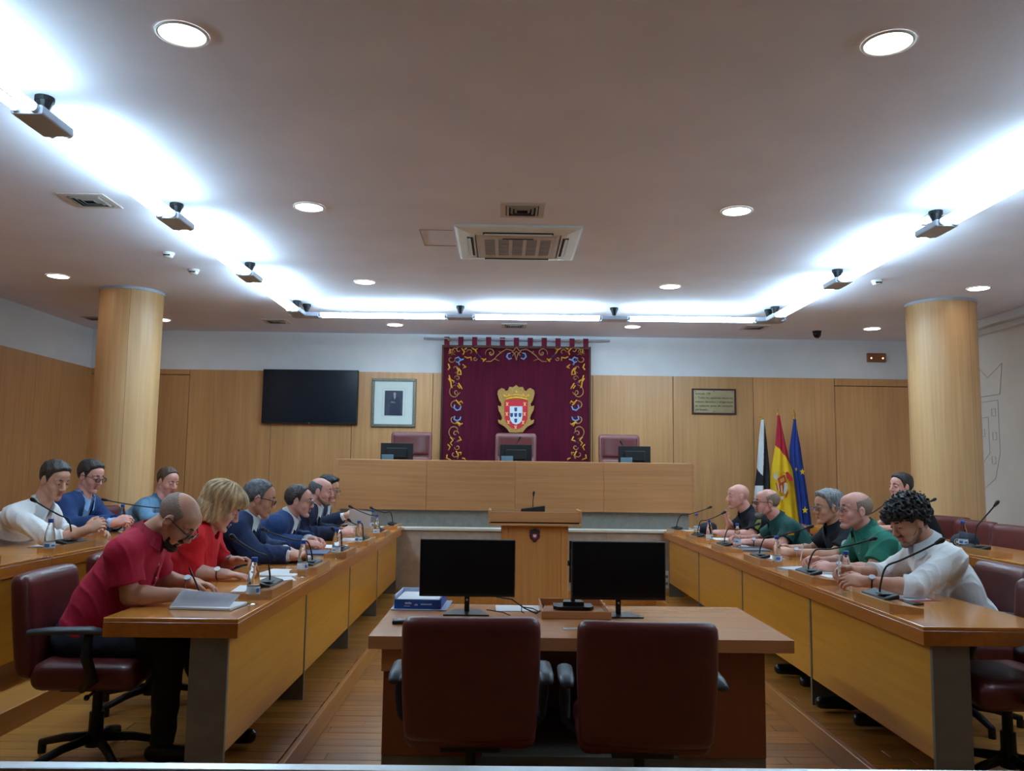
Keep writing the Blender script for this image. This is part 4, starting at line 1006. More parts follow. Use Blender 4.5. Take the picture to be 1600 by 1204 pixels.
def head_frame(yaw,pitch,roll=0):
    "columns forward, left, up; yaw from +x, pitch downwards"
    cy,sy=math.cos(yaw),math.sin(yaw); cp_,sp=math.cos(pitch),math.sin(pitch)
    f=V(cy*cp_,sy*cp_,-sp); l=V(-sy,cy,0); u=np.cross(f,l)
    if roll: l,u=l*math.cos(roll)+u*math.sin(roll),u*math.cos(roll)-l*math.sin(roll)
    return np.stack([f,l,u],1)
def hand(F,w,d,n,side,sc,curl=.5,spread=.12,thumb=1,k=.006):
    "w wrist, d forearm direction, n palm normal (out of the palm), side: +1 thumb on the d x n side"
    d=unit(d); n=unit(n-d*(n@d)); s=np.cross(d,n)*side
    R=np.stack([d,s,n],1); c=w+d*.048*sc
    F.ell(c,np.array([.052,.042,.017])*sc,R,k*2); F.cone(w-d*.02,w+d*.02,.026*sc,.026*sc,k*3)
    F.ell(w+d*.035*sc+s*.026*sc+n*.006*sc,np.array([.034,.018,.017])*sc,R,k)
    for i,(o,L) in enumerate(((.030,.074),(.0105,.083),(-.0095,.077),(-.0285,.060))):
        b=w+d*(.086-.004*abs(i-1))*sc+s*o*sc; dirn=unit(d+s*(o*3.2*spread/.12)*1.0); p=b; a=0; r=(.0098,.0088,.0078,.0072)
        for j,fr in enumerate((.45,.30,.25)):
            a+=curl*(.75,1.0,.7)[j]; q=p+(dirn*math.cos(a)+n*math.sin(a))*L*fr*sc
            F.cone(p,q,r[j]*sc,r[j+1]*sc,.003); p=q
    if thumb:
        p=w+d*.028*sc+s*.034*sc; a=unit(d*.72+s*.55+n*.35); q=p+a*.040*sc; F.cone(p,q,.0125*sc,.011*sc,k)
        a2=unit(d*.9+s*.05+n*.4); F.cone(q,q+a2*.032*sc,.011*sc,.0088*sc,.003)
def head_prims(F,H,R,s,jawy=0,fat=0,k=.014,mouth=True):
    T=lambda x,y,z: H+R@(np.array([x,y,z])*s)
    E=lambda c,r,kk=k,neg=False: F.ell(T(*c),np.array(r)*s,R,kk,neg)
    K=lambda a,b,ra,rb,kk=.008,neg=False: F.cone(T(*a),T(*b),ra*s,rb*s,kk,neg)
    E((-.014,0,.036),(.099,.077,.086)); E((.026,0,-.012),(.066,.063+fat,.088)); E((.052,0,.052),(.042,.056,.046))
    for y in (-1,1):
        K((-.006,y*(.050+fat),-.045),(.062,y*.018,-.096),.021,.019,.02)
        E((.058,y*.036,-.030),(.028,.024+fat*.5,.026))
        K((.086,y*.010,.034),(.070,y*.046,.030),.010,.009,.012)
        E((.0995,y*.032,.010),(.016,.020,.014),.010,True)
        E((.077,y*.032,.008),(.0155,.0155,.0145),.004)
        E((-.006,y*(.076),-.004),(.020,.010,.033),.006)
        E((-.002,y*(.087),.0),(.011,.006,.020),.004,True)
        E((.102,y*.013,-.030),(.012,.008,.009),.004)
        E((.06,y*.024,-.062),(.025,.02,.024),.014)
    E((.076,0,-.100),(.022,.024,.018),.012)
    K((.090,0,.022),(.112,0,-.024),.0085,.0125,.008); E((.104,0,-.024),(.015,.011,.010),.005)
    K((.098,-.018,-.0575),(.098,.018,-.0575),.0045,.0045,.005); K((.094,-.016,-.0705),(.094,.016,-.0705),.0058,.0058,.005)
    K((.103,-.022,-.064),(.103,.022,-.064),.0022,.0022,.002,True)
def person(name_label,P,N,H,yaw,pitch,face,skn,cl,near=False,arms=(),head=None,hair='short',hcol='dark',beard=None,glasses=None,sleeve='short',suit=False,tie=None,belly=0,scale=1.08,
           roll=0,fat=0,feet=None,polo=True,seed=0,shw=.168,watch=(),tier=PZ,collar='polo',shirtc='white',female=False,extra=None):
    """P pelvis, N base of the neck, H centre of the head (world). face: heading of the torso in radians.
    arms: list of dicts el, wr, hd (direction of the hand), pn (palm normal), curl"""
    s=scale; h=.0042 if near else .0058
    t=thing('person',name_label,'person',(P[0],P[1],tier),0,'people at the council meeting'); O=V(P[0],P[1],tier)
    Rh=head_frame(yaw,pitch,roll)
    f=V(math.cos(face),math.sin(face),0); lt=V(-math.sin(face),math.cos(face),0); up=unit(N-P)
    fw=unit(f-up*(f@up))
    shw=shw*s*(.9 if female else 1)
    SH=[N-up*.055*s+lt*shw*e-0*f for e in (-1,1)]
    for a in arms:
        if 'sh' not in a: a['sh']=SH[a['side']>0]
        a['sh']=np.array(a['sh'],float)
    pts=[H+V(.13,.13,.14)*s,H-V(.13,.13,.14)*s,N]+[a[k_] for a in arms for k_ in ('sh','el','wr')]+[a['wr']+unit(a['hd'])*.2*s for a in arms]
    lo=np.min(pts,0)-.09; hi=np.max(pts,0)+.09
    F=Fld(lo,hi,h)
    # neck and collar bones
    F.cone(H+Rh@(V(-.022,0,-.04)*s),N+up*.01,.056*s+fat*.5,.062*s+fat*.5,.02)
    F.cone(SH[0]*.85+N*.15,SH[1]*.85+N*.15,.035*s,.035*s,.03)
    for a in arms:
        F.cone(N*.4+a['sh']*.6,a['sh'],.04*s,.05*s,.03)
        F.cone(a['sh'],a['el'],.048*s,.039*s,.02); m=a['el']*.72+a['wr']*.28
        F.cone(a['el'],m,.040*s,.042*s,.02); F.cone(m,a['wr'],.042*s,.027*s,.02)
        hand(F,a['wr'],a['hd'],a['pn'],a['side']*a.get('flip',-1),s*(.95 if female else 1.02),a.get('curl',.45),a.get('spread',.12))
    head_prims(F,H,Rh,s,fat=fat)
    Pm,Q=F.tri(); c=Pm[Q].mean(1); lc=((c-H)@Rh)/s
    mi=((np.abs(lc[:,1])<.024-np.abs(lc[:,2]+.064)*.6)&(np.abs(lc[:,2]+.064)<.013)&(lc[:,0]>.088)).astype(int)
    body=qmesh('body',Pm,Q,[SK[skn],m_lip],t,O,mi)
    # eyes, brows
    for y in (-1,1):
        b=B(); cc=H+Rh@(V(.0815,y*.032,.006)*s)-O; q=Matrix(Rh.tolist())
        b.sph(cc,.0135*s,10,(.92,.95,.36),rot=q); e=b.link('eye',m_eyew,body,smooth=True)
        c2=H+Rh@(V(.0915,y*.032,.006)*s)-O; B().sph(c2,.0062*s,8,(.6,1,.62),rot=q).link('iris',m_eyed,e,smooth=True)
        B().tube([H+Rh@(V(xx,y*yy,.0105-abs(yy-.032)*.25)*s)-O for xx,yy in ((.0905,.019),(.0945,.027),(.0935,.036),(.0865,.046))],[.0012*s,.0022*s,.0022*s,.0014*s],5).link('eyelid',SK[skn+'_lid'],body,smooth=True)
        pts_=[H+Rh@(V(.0985-abs(k_)*.004-(.012 if k_==2 else 0),y*(.016+.011*k_),.033+(.003 if k_==1 else 0))*s)-O for k_ in (0,1,2,3)]
        pts_[3]=H+Rh@(V(.079,y*.049,.030)*s)-O
        B().tube(pts_[:3]+[pts_[3]],[.003*s,.0045*s,.0045*s,.002*s],6).link('eyebrow',HR['dark' if hcol in ('stub','black','dark','salt') else ('brown' if hcol!='grey' else 'salt')],body,smooth=True)
    # hair
    def hairfield(hh,fn,lim=.16):
        G=Fld(H-lim*s,H+lim*s,hh); S,x,y,z=G.sl(G.lo,H+lim*s,0)
        X=(x-H[0]);Y=(y-H[1]);Z=(z-H[2]); u=[(X*Rh[0,i]+Y*Rh[1,i]+Z*Rh[2,i])/s for i in range(3)]
        def el(c_,r_):
            a=[(u[i]-c_[i])/r_[i] for i in range(3)]; k0=np.sqrt(a[0]**2+a[1]**2+a[2]**2)+1e-6; k1=np.sqrt((a[0]/r_[0])**2+(a[1]/r_[1])**2+(a[2]/r_[2])**2)+1e-6; return k0*(k0-1)/k1
        d=el((-.014,0,.036),(.099,.077,.086)); d2=el((.026,0,-.012),(.066,.063+fat,.088)); d3=el((.052,0,.052),(.042,.056,.046))
        for dd in (d2,d3):
            kk=.014; hq=np.maximum(kk-np.abs(d-dd),0)/kk; d=np.minimum(d,dd)-hq*hq*kk*.25
        G.F[S]=(fn(u,d)*s).astype(f32); G.F[0]=.1;G.F[-1]=.1;G.F[:,0]=.1;G.F[:,-1]=.1;G.F[:,:,0]=.1;G.F[:,:,-1]=.1
        return G.tri()
    hh=.0042 if near else .0052
    LX=[-.13,-.075,-.040,-.022,-.004,.018,.030,.048,.066,.082,.1]
    def strands(u,fr=1,amp=.0016): 
        az=np.arctan2(u[1],u[0]+.02); return amp*(.7*np.sin(az*57*fr+u[0]*70+3*np.sin(u[2]*50))*np.sin(u[0]*45+az*9)+.55*np.sin(az*101*fr-u[2]*150+u[0]*80)+.9*np.sin(u[0]*62+u[1]*40+1.3)*np.sin(u[1]*70+u[2]*55))
    def mk(LZ,t0,ttop=0,fr=1,amp=.0016,swp=.004):
        def fn(u,d):
            lower=np.interp(u[0],LX,LZ)-u[2]+.0035*np.sin(u[0]*260+u[1]*90)*np.cos(u[1]*240+u[2]*200)
            tp=np.clip(-lower/.028,0,1); tp=tp*(2-tp)
            th=(t0+ttop*np.clip((u[2]-.04)/.07,0,1))*(.22+.78*tp)+swp*np.clip((u[0]-.02)/.06,0,1)*np.clip((u[2]-.06)/.04,0,1)
            return np.maximum(d-th-strands(u,fr,amp)*(.3+.7*tp),lower)
        return fn
    shortZ=[-.085,-.078,-.045,.008,.037,-.012,.020,.070,.088,.106,.3]
    recZ=[-.08,-.074,-.042,.006,.037,-.008,.050,.094,.116,.3,.3]
    hob=None
    if hair=='short': hob=hairfield(hh,mk(shortZ,.006,.012,1,.0026))
    elif hair=='thick': hob=hairfield(hh,mk(shortZ,.010,.015,.8,.004,.006))
    elif hair=='receding': hob=hairfield(hh,mk(recZ,.008,.004,1,.0024))
    elif hair=='fringe':
        def fn(u,d): jt=.006*np.sin(u[0]*420+u[2]*130)*np.sin(u[2]*390+u[1]*160)+.005*np.sin(u[0]*900)*np.sin(u[2]*870+u[1]*700); return np.maximum(np.maximum(d-.0022,np.interp(u[0],LX,recZ)-u[2]),np.maximum(u[2]-.078-.35*(-u[0]-.02),u[0]-.034)+jt)
        hob=hairfield(hh,fn)
    elif hair=='sides':
        def fn(u,d): return np.maximum(np.maximum(d-.009-strands(u),np.interp(u[0],LX,recZ)-u[2]),np.maximum(.035-np.abs(u[1])+np.clip(-u[0]-.06,-.2,.05)*-3,u[0]-.035))
        hob=hairfield(hh,fn)
    elif hair=='curly':
        def fn(u,d):
            n=0
            rg=np.random.RandomState(5)
            for q_ in range(16):
                v_=rg.normal(size=3); v_=v_/np.linalg.norm(v_)*rg.uniform(110,300); n=n+.0031*np.sin(u[0]*v_[0]+u[1]*v_[1]+u[2]*v_[2]+rg.uniform(0,6)+2.2*np.sin(u[0]*v_[1]*.4+u[2]*v_[0]*.4))
            lz=np.interp(u[0],LX,[-.085,-.075,-.05,-.03,.020,.024,.020,.036,.046,.05,.052])
            return np.maximum(d-.018-.014*np.clip((u[2]-.02)/.08,0,1)-n,lz-u[2]+n*1.2)
        hob=hairfield(hh,fn,.18)
    elif hair=='bob':
        def fn(u,d):
            az=np.arctan2(u[1],u[0]+.02); n=.0035*np.sin(az*22+u[2]*25+2.5*np.sin(u[2]*22))+.0018*np.sin(az*47-u[2]*60)
            lz=np.interp(u[0],[-.15,-.06,.0,.030,.052,.07,.09,.13],[-.105,-.105,-.095,-.075,-.02,.03,.045,.055])
            ax=np.maximum(np.abs(u[1])-.05,0)
            lowd=np.sqrt((np.maximum(np.abs(u[1])-.058,0)*1.0)**2+(u[0]+.02)**2*0)
            dd=np.minimum(d,np.sqrt(((u[0]+.018)/1.15)**2+u[1]**2+(np.maximum(-u[2]-.02,0)*.25)**2+(np.maximum(u[2]+.02,0)*1.2)**2)-.076)
            return np.maximum(dd-.026-.014*np.clip((u[2]-.03)/.06,0,1)-n,lz-u[2]+n)
        hob=hairfield(hh,fn,.185)
    if hob is not None and len(hob[1]): qmesh('hair',hob[0],hob[1],HR[hcol],t,O)
    if beard:
        def bf(u,d):
            jaw=np.minimum(d,9)
            # jaw capsules
            for yy in (-1,1):
                a=V(-.006,yy*(.050+fat),-.045); bb=V(.062,yy*.018,-.096); dv=bb-a; L=dv@dv
                tt=np.clip(((u[0]-a[0])*dv[0]+(u[1]-a[1])*dv[1]+(u[2]-a[2])*dv[2])/L,0,1)
                jaw=np.minimum(jaw,np.sqrt((u[0]-a[0]-tt*dv[0])**2+(u[1]-a[1]-tt*dv[1])**2+(u[2]-a[2]-tt*dv[2])**2)-(.021-.002*tt))
            jaw=np.minimum(jaw,np.sqrt(((u[0]-.076)/.022)**2+(u[1]/.024)**2+((u[2]+.1)/.018)**2)*.02-.02)
            m=np.sqrt(((u[0]-.09)/.012)**2+(u[1]/.026)**2+((u[2]+.048)/.006)**2)*.008-.008   # moustache
            th={'goatee':.007,'full':.006,'stubble':.003}[beard[0]]
            reg=u[2]+np.interp(u[0],[-.02,.0,.05,.075,.09],[.0,.02,.055,.068,.076])
            if beard[0]=='goatee': reg=np.maximum(reg,.046-u[0])
            reg=np.maximum(reg,-u[0]-.004)
            lip=.012-np.sqrt(((u[1])/1.6)**2+(u[2]+.064)**2)
            r=np.maximum(np.maximum(jaw-th-.0012*np.sin(u[0]*500)*np.sin(u[2]*480)*np.sin(u[1]*450),reg),np.where(u[0]>.08,lip,-1))
            return np.minimum(r,m-.002)
        P_,Q_=hairfield(hh*.9,bf); 
        if len(Q_): qmesh('beard',P_,Q_,HR[beard[1]],t,O)
    if glasses:
        gm=m_glass if glasses=='dark' else m_glassg; gr=.0026 if glasses=='dark' else .0014
        T=lambda x,y,z: Vector((H+Rh@(V(x,y,z)*s)-O).tolist())
        b=B()
        for y in (-1,1):
            b.tube([T(.112-.006*abs(math.cos(a)+y*0)*0-.10*max(0,abs(y*.033+.024*math.cos(a))-.03)**1*.9,y*.033+.024*math.cos(a),.004+.017*math.sin(a)) for a in np.linspace(0,2*PI,20)[:-1]],gr*s,6,close=True)
            b.tube([T(.106,y*.057,.012),T(.09,y*.070,.014),T(.03,y*.080,.012),T(-.008,y*.083,.012),T(-.02,y*.083,-.004)],gr*s,6)
        b.tube([T(.113,-.010,.008),T(.117,0,.010),T(.113,.010,.008)],gr*s,6)
        go=b.link('glasses',gm,t,smooth=True)
        for y in (-1,1):
            b=B(); n=18; vs_=[b.b.verts.new(T(.1115-.09*max(0,abs(y*.033+.023*math.cos(2*PI*i/n))-.03),y*.033+.023*math.cos(2*PI*i/n),.004+.016*math.sin(2*PI*i/n))) for i in range(n)]
            b.b.faces.new(vs_); bmesh.ops.solidify(b.b,geom=b.b.faces[:],thickness=.0012); b.link('lens',m_lens,go)
    # ---- upper garment
    def torso(G,inf,k=.05):
        c1=P+up*.02; c2=P+up*.16*s+fw*(.0+belly*.5); L=np.linalg.norm(N-P); c3=P+up*(L*.62)+fw*.005; c4=P+up*(L*.84)
        R=np.stack([fw,lt,up],1)
        hipw=.175 if not female else .185
        G.ell(c1,(V(.125,hipw,.12)+inf)*V(1,1,1)*s,R,k); G.ell(c2,(V(.122+belly,.158+belly*.7,.17)+inf)*s,R,k); G.ell(c3,(V(.122+(.02 if female else 0),.172 if not female else .15,.19)+inf)*s,R,k)
        G.ell(c4,(V(.088,.155,.10)+inf)*s,R,k)
        if female:
            for e in (-1,1): G.ell(c3+fw*.085*s+lt*e*.07*s-up*.01,(V(.06,.065,.065)+inf)*s,R,.04)
        for a in arms: G.cone(N+up*.005*s-fw*.01,a['sh'],(.046+inf)*s,(.055+inf)*s,.04)
        for e in (-1,1): G.cone(N+up*.005*s,SH[e>0],(.046+inf)*s,(.054+inf)*s,.04)
    def sleeves(G,inf,mode):
        for a in arms:
            if mode=='short':
                cutp=a['sh']+(a['el']-a['sh'])*a.get('cuff',.72); G.cone(a['sh'],cutp,(.054+inf)*s,(.053+inf+.006)*s,.03,cut=1)
            else:
                G.cone(a['sh'],a['el'],(.055+inf)*s,(.049+inf)*s,.03)
                fr=a.get('cuff',{'rolled':.32,'long':.93,'suit':.88}[mode]); cutp=a['el']+(a['wr']-a['el'])*fr
                G.cone(a['el'],cutp,(.050+inf)*s,((.046 if mode=='rolled' else .037)+inf)*s,.02,cut=1)
    def garment(name,m,inf,mode,amp,hg,low=-.12,vneck=0,neckr=.064,seedo=0,mats=None,mif=None):
        pp=[P-V(.22,.22,.12)*s,P+V(.22,.22,0)*s,N+V(.2,.2,.08)*s,N-V(.2,.2,.1)*s]+[a[k_] for a in arms for k_ in ('sh','el','wr')]
        G=Fld(np.min(pp,0)-.1,np.max(pp,0)+.1,hg); torso(G,inf); sleeves(G,inf,mode)
        S,x,y,z=G.sl(G.lo,G.lo+G.n*hg,0); ph=seed*1.7+seedo
        # creases: stretched warped ridges
        a_=x*fw[0]+y*fw[1]+z*fw[2]; b_=x*lt[0]+y*lt[1]+z*lt[2]; c_=x*up[0]+y*up[1]+z*up[2]
        fi=c_*27+a_*15+2.4*np.sin(a_*10+b_*8+ph)+1.5*np.sin(b_*17+c_*6+ph*2); mk_=np.clip(.5+.9*np.sin(a_*12+c_*7+ph)*np.sin(b_*9+c_*11+ph*3),0,1); w=(1-np.abs(np.sin(fi)))**2*mk_
        f2=b_*30-c_*24+2.2*np.sin(c_*13+a_*9+ph*2); w2=(1-np.abs(np.sin(f2)))**2*(1-mk_)
        G.F+= (amp*(.3-1.5*w-.9*w2)).astype(f32)
        # neck opening and hem
        G.cone(N-up*.03+fw*.012*s,N+up*.25*s+fw*.03,neckr*s,neckr*s,.006,neg=True)
        if vneck:
            top=N+up*.02*s+fw*.10*s; bot=P+up*(np.linalg.norm(N-P)*.36)+fw*.26*s
            da=(x-N[0])*up[0]+(y-N[1])*up[1]+(z-N[2])*up[2]; dl_=np.abs((x-N[0])*lt[0]+(y-N[1])*lt[1]+(z-N[2])*lt[2]); df=(x-N[0])*fw[0]+(y-N[1])*fw[1]+(z-N[2])*fw[2]
            wd=np.clip((da+vneck)/vneck,0,1)*.068*s
            G.F=np.maximum(G.F,np.minimum(np.minimum(wd-dl_,df-.01),.05)).astype(f32)
        if low is not None:
            hz=((x-P[0])*up[0]+(y-P[1])*up[1]+(z-P[2])*up[2]); G.F=np.maximum(G.F,(low-hz)).astype(f32)
            G.F=np.maximum(G.F,(P[2]-.11-z)+0*x).astype(f32)
        Pm,Q=G.tri(); mi=None
        if mif is not None: mi=mif(Pm[Q].mean(1))
        return qmesh(name,Pm,Q,mats or m,t,O,mi)
    hg=.0056 if near else .0078
    if suit:
        jk=garment('jacket',CL[cl],.026,'suit',.006,hg,vneck=.30*s,neckr=.066)
        garment('dress_shirt',CL[shirtc],.008,'suit',.001,hg,low=.12,neckr=.056)
        for a in arms:
            d=unit(a['wr']-a['el']); c0=a['wr']-d*.034*s
            b=B(); b.tube([Vector((c0+d*q_-O).tolist()) for q_ in (-.03,.0,.022)],[.036*s,.036*s,.034*s],16); b.link('shirt_cuff',CL[shirtc],t,smooth=True)
        if tie:
            b=B(); L=np.linalg.norm(N-P)
            prev=[]
            for q_,w_,fo in ((.00,.014,.052),(-.03,.018,.075),(-.06,.018,.102),(-.14,.028,.134),(-.24,.034,.146),(-.30,.03,.148)):
                c0=N+up*(q_+.0)*s+fw*(fo+.012)*s-O; prev.append([b.b.verts.new((c0+lt*w_*e*s).tolist()) for e in (-1,1)])
            for A_,D_ in zip(prev,prev[1:]): b.b.faces.new((A_[0],A_[1],D_[1],D_[0]))
            bmesh.ops.solidify(b.b,geom=b.b.faces[:],thickness=.006); b.link('tie',tie,t,smooth=True)
        # lapels
        for e in (-1,1):
            b=B(); pr=[]
            for q_ in np.linspace(0,1,8):
                zz=.02-(.02+.29)*q_; wi=.068*(1-q_)*s; fo=np.interp(q_,[0,.25,.6,1],[.045,.118,.150,.158])*s
                wl=np.interp(q_,[0,.3,.38,1],[.018,.045,.055,.008])*s
                c0=N+up*zz*s+fw*fo-O; pr.append([b.b.verts.new((c0+lt*e*(wi)+fw*.008).tolist()),b.b.verts.new((c0+lt*e*(wi+wl)-fw*.006*(wl/.05)).tolist())])
            for A_,D_ in zip(pr,pr[1:]): b.b.faces.new((A_[0],A_[1],D_[1],D_[0]))
            bmesh.ops.solidify(b.b,geom=b.b.faces[:],thickness=.007); b.link('lapel',CL[cl],t,smooth=True)
    else:
        jk=garment('shirt' if collar!='none' else 'blouse',CL[cl],.012,sleeve,.008 if sleeve!='short' else .0048,hg,neckr=.062 if collar!='none' else .072)
        if collar=='polo':   # button placket
            b=B(); pr=[]
            for q_ in np.linspace(0,1,6):
                c0=N-up*(.03+.13*q_)*s+fw*np.interp(q_,[0,.4,1],[.092,.122,.143])*s-O; pr.append([b.b.verts.new((c0+lt*.014*e*s).tolist()) for e in (-1,1)])
            for A_,D_ in zip(pr,pr[1:]): b.b.faces.new((A_[0],A_[1],D_[1],D_[0]))
            bmesh.ops.solidify(b.b,geom=b.b.faces[:],thickness=.004); b.link('placket',CL[cl],t,smooth=True)
            for q_ in (.3,.75):
                c0=N-up*(.03+.13*q_)*s+fw*(np.interp(q_,[0,.4,1],[.092,.122,.143])*s+.003)-O; B().sph(c0.tolist(),.005,8).link('button',mt_whitep,t)
    if collar!='none':
        cm=CL[shirtc if suit else cl]; b=B(); n=28; rows=[]
        ax=unit((H-N)*.5+up*.5*np.linalg.norm(H-N)); 
        for i in range(n+1):
            a=.28+(2*PI-.56)*i/n; rad=fw*math.cos(a)+lt*math.sin(a); fr=abs(math.cos(a/2)) # 1 at front
            hgt=.028-.014*fr; lo_=.020+.040*fr**5
            c0=N+ax*.052*s
            rows.append([b.b.verts.new((c0+rad*r_*s+fw*.008*s+ax*z_*s-O).tolist()) for r_,z_ in ((.070,-.030*fr-.012),(.069,hgt),(.075,hgt+.005),(.095+.014*fr,hgt-lo_*1.0-.014))])
        for i in range(n):
            for j in range(3): fc=b.b.faces.new((rows[i][j],rows[i+1][j],rows[i+1][j+1],rows[i][j+1])); fc.smooth=True
        bmesh.ops.solidify(b.b,geom=b.b.faces[:],thickness=.003); b.link('collar',cm,t,smooth=True)
    # ---- trousers and shoes
    pp=[P]; G=None
    ft=feet or [P+f*.50*s+lt*.11*e+V(0,0,tier+.10-P[2]) for e in (-1,1)]
    ft=[np.array(q_,float) for q_ in ft]
    kn=[]
    for e,q_ in zip((-1,1),ft):
        k_=P+f*.42*s+lt*.13*e+V(0,0,.0); k_[2]=tier+.53*s*.98; kn.append(k_)
    al=[P+V(.2,.2,.12),P-V(.2,.2,.15)]+kn+ft; G=Fld(np.min(al,0)-.12,np.max(al,0)+.12,.011)
    R=np.stack([f,lt,V(0,0,1)],1); G.ell(P,V(.15,.185,.125)*s,R,.03)
    for e,k_,q_ in zip((-1,1),kn,ft): G.cone(P+lt*.09*e*s+V(0,0,-.015),k_,.095*s,.072*s,.03); G.cone(k_,q_,.070*s,.052*s,.02,cut=1)
    S,x,y,z=G.sl(G.lo,G.lo+G.n*G.h,0); G.F+=(.003*np.sin(z*60+x*20)*np.sin(x*50+y*40)).astype(f32)
    Pm,Q=G.tri(); qmesh('trousers' if not female else 'skirt_trousers',Pm,Q,CL['trou'],t,O)
    for q_ in ft:
        G=Fld(q_-V(.32,.32,.16),q_+V(.32,.32,.08),.009); z0=tier+.04
        a=np.array([q_[0],q_[1],z0+.012]); G.cone(a-f*.045,a+f*.17,.040,.036,.02); G.cone(q_+V(0,0,-.03),a,.045,.042,.02)
        S,x,y,z=G.sl(G.lo,G.lo+G.n*G.h,0); G.F=np.maximum(G.F,tier+.003-z+0*x).astype(f32)
        Pm,Q=G.tri(); qmesh('shoe',Pm,Q,m_shoe,t,O)
    for ai,kind in watch:
        a=arms[ai]; d=unit(a['wr']-a['el']); c0=a['wr']-d*.03*s-O; r_=.0315*s
        x_=unit(np.cross(d,V(0,0,1))); y_=np.cross(x_,d)
        b=B(); b.tube([(c0+(x_*math.cos(q)+y_*math.sin(q))*r_).tolist() for q in np.linspace(0,2*PI,19)[:-1]],.0045,6,close=True); b.xf(lambda v:v)
        w_=b.link('watch' if kind!='steel' else 'steel_watch',mt_blackm if kind!='steel' else mt_chrome,t,smooth=True)
        nrm=unit(y_ if y_[2]>0 else -y_)-V(0,.8,0); nrm=unit(nrm-d*(nrm@d)); c1=c0+nrm*r_*1.02
        B().cyl((c1).tolist(),(c1+nrm*.009).tolist(),.018,n=16).link('watch_dial',mt_steel if kind!='pale' else mt_whitep,w_)
    if extra: extra(t,O,jk,dict(N=N,up=up,fw=fw,lt=lt,H=H,P=P,s=s,arms=arms))
    return t
from mathutils.bvhtree import BVHTree
def decal(t,O,target,c,u,v,ray,shape,m,name,off=.003,label=None):
    "a small patch laid on the cloth: shape is a list of (a,b) outlines, projected along ray on the target mesh"
    me=target.data; bv=BVHTree.FromPolygons([x.co for x in me.vertices],[p.vertices for p in me.polygons])
    ray=unit(ray); b=B(); n=len(shape); cen=(sum(p[0] for p in shape)/n,sum(p[1] for p in shape)/n)
    def hit(a_,b_):
        o=V(*c)-O+u*a_+v*b_-ray*.25; r=bv.ray_cast(Vector(o.tolist()),Vector(ray.tolist()))
        return (np.array(r[0])-ray*off) if r[0] is not None else None
    rings=[]
    for fr in (1,.66,.33):
        rings.append([hit(cen[0]+(p[0]-cen[0])*fr,cen[1]+(p[1]-cen[1])*fr) for p in shape])
    c0=hit(*cen)
    if c0 is None or any(q is None for r in rings for q in r): return None
    vr=[[b.b.verts.new(q.tolist()) for q in r] for r in rings]; vc=b.b.verts.new(c0.tolist())
    for A_,D_ in zip(vr,vr[1:]):
        for i in range(n): b.b.faces.new((A_[i],A_[(i+1)%n],D_[(i+1)%n],D_[i]))
    for i in range(n): b.b.faces.new((vr[-1][i],vr[-1][(i+1)%n],vc))
    bmesh.ops.solidify(b.b,geom=b.b.faces[:],thickness=.002)
    return b.link(name,m,t,label=label)
def circ(r,n=18,sy=1): return [(r*math.cos(2*PI*i/n),r*sy*math.sin(2*PI*i/n)) for i in range(n)]
# ------------------------------------------------------------------ the cast
def arm(side,el,wr,hd,pn=(0,0,-1),curl=.45,**k):
    d=dict(side=side,el=np.array(el,float),wr=np.array(wr,float),hd=V(*hd),pn=V(*pn),curl=curl); d['flip']=-1; d.update(k); return d
def Z(p,z): p=np.array(p,float); p[2]=z; return p
TZ=.87; FZ=TZ+.042*1.08
LEFT=0.; RIGHT=PI
cs=[]
# left front row
t=person('bald bearded man in a crimson polo shirt and dark glasses, writing, nearest at left',V(-2.06,4.30,.70),W(226,842,4.30),W(276,812,4.30),-.06,.80,0,'tan','red',True,
   [arm(-1,Z(W(203,938,4.12),FZ+.004),Z(W(281,917,4.17),FZ+.004),(1,.12,-.06),(0,.35,-1),.75),arm(1,Z(W(250,886,4.62),FZ+.02),Z(W(304,903,4.6),FZ),(1,-.15,-.1),(0,-.3,-1),.5)],
   hair='fringe',hcol='stub',beard=('goatee','beard'),glasses='dark',belly=.03,watch=[(1,'steel')],feet=[V(-1.62,4.18,.22),V(-1.45,4.45,.22)])
pen('pen in the hand of the man in the crimson polo',tuple(W(303,903,4.15)),(-.5,0,1),mt_black,.13)
person('blonde woman in a scarlet blouse, reading her papers',V(-2.14,5.25,.70),W(322,826,5.25),W(345,793,5.25),.30,.50,.05,'fair','scarlet',True,
   [arm(-1,Z(W(300,893,5.08),FZ),Z(W(350,892,5.06),FZ-.005),(1,.1,-.05),(0,0,-1),.2,cuff=.15),arm(1,Z(W(345,880,5.55),FZ),Z(W(368,878,5.45),FZ+.03),(1,-.2,.1),(0,-.6,-1),.7,cuff=.3)],
   hair='bob',hcol='blonde',sleeve='rolled',female=True,collar='none',watch=[(0,'pale'),(1,'steel')],shw=.175)
pen('pen in the hand of the woman in scarlet',tuple(W(392,878,5.4)),(-1,0,.25),mt_nav,.14)
person('grey-haired man in a navy suit and dark glasses beside the blonde woman',V(-2.27,6.2,.70),W(383,812,6.2),W(405,779,6.2),.22,.26,.08,'tan','navy',False,
   [arm(-1,Z(W(398,868,6.02),FZ+.01),Z(W(458,858,6.0),FZ+.01),(1,.1,-.1),(0,0,-1),.4),arm(1,V(-1.85,6.55,FZ+.01),V(-1.6,6.35,FZ+.01),(1,-.3,-.1))],
   hair='receding',hcol='salt',glasses='dark',suit=True)
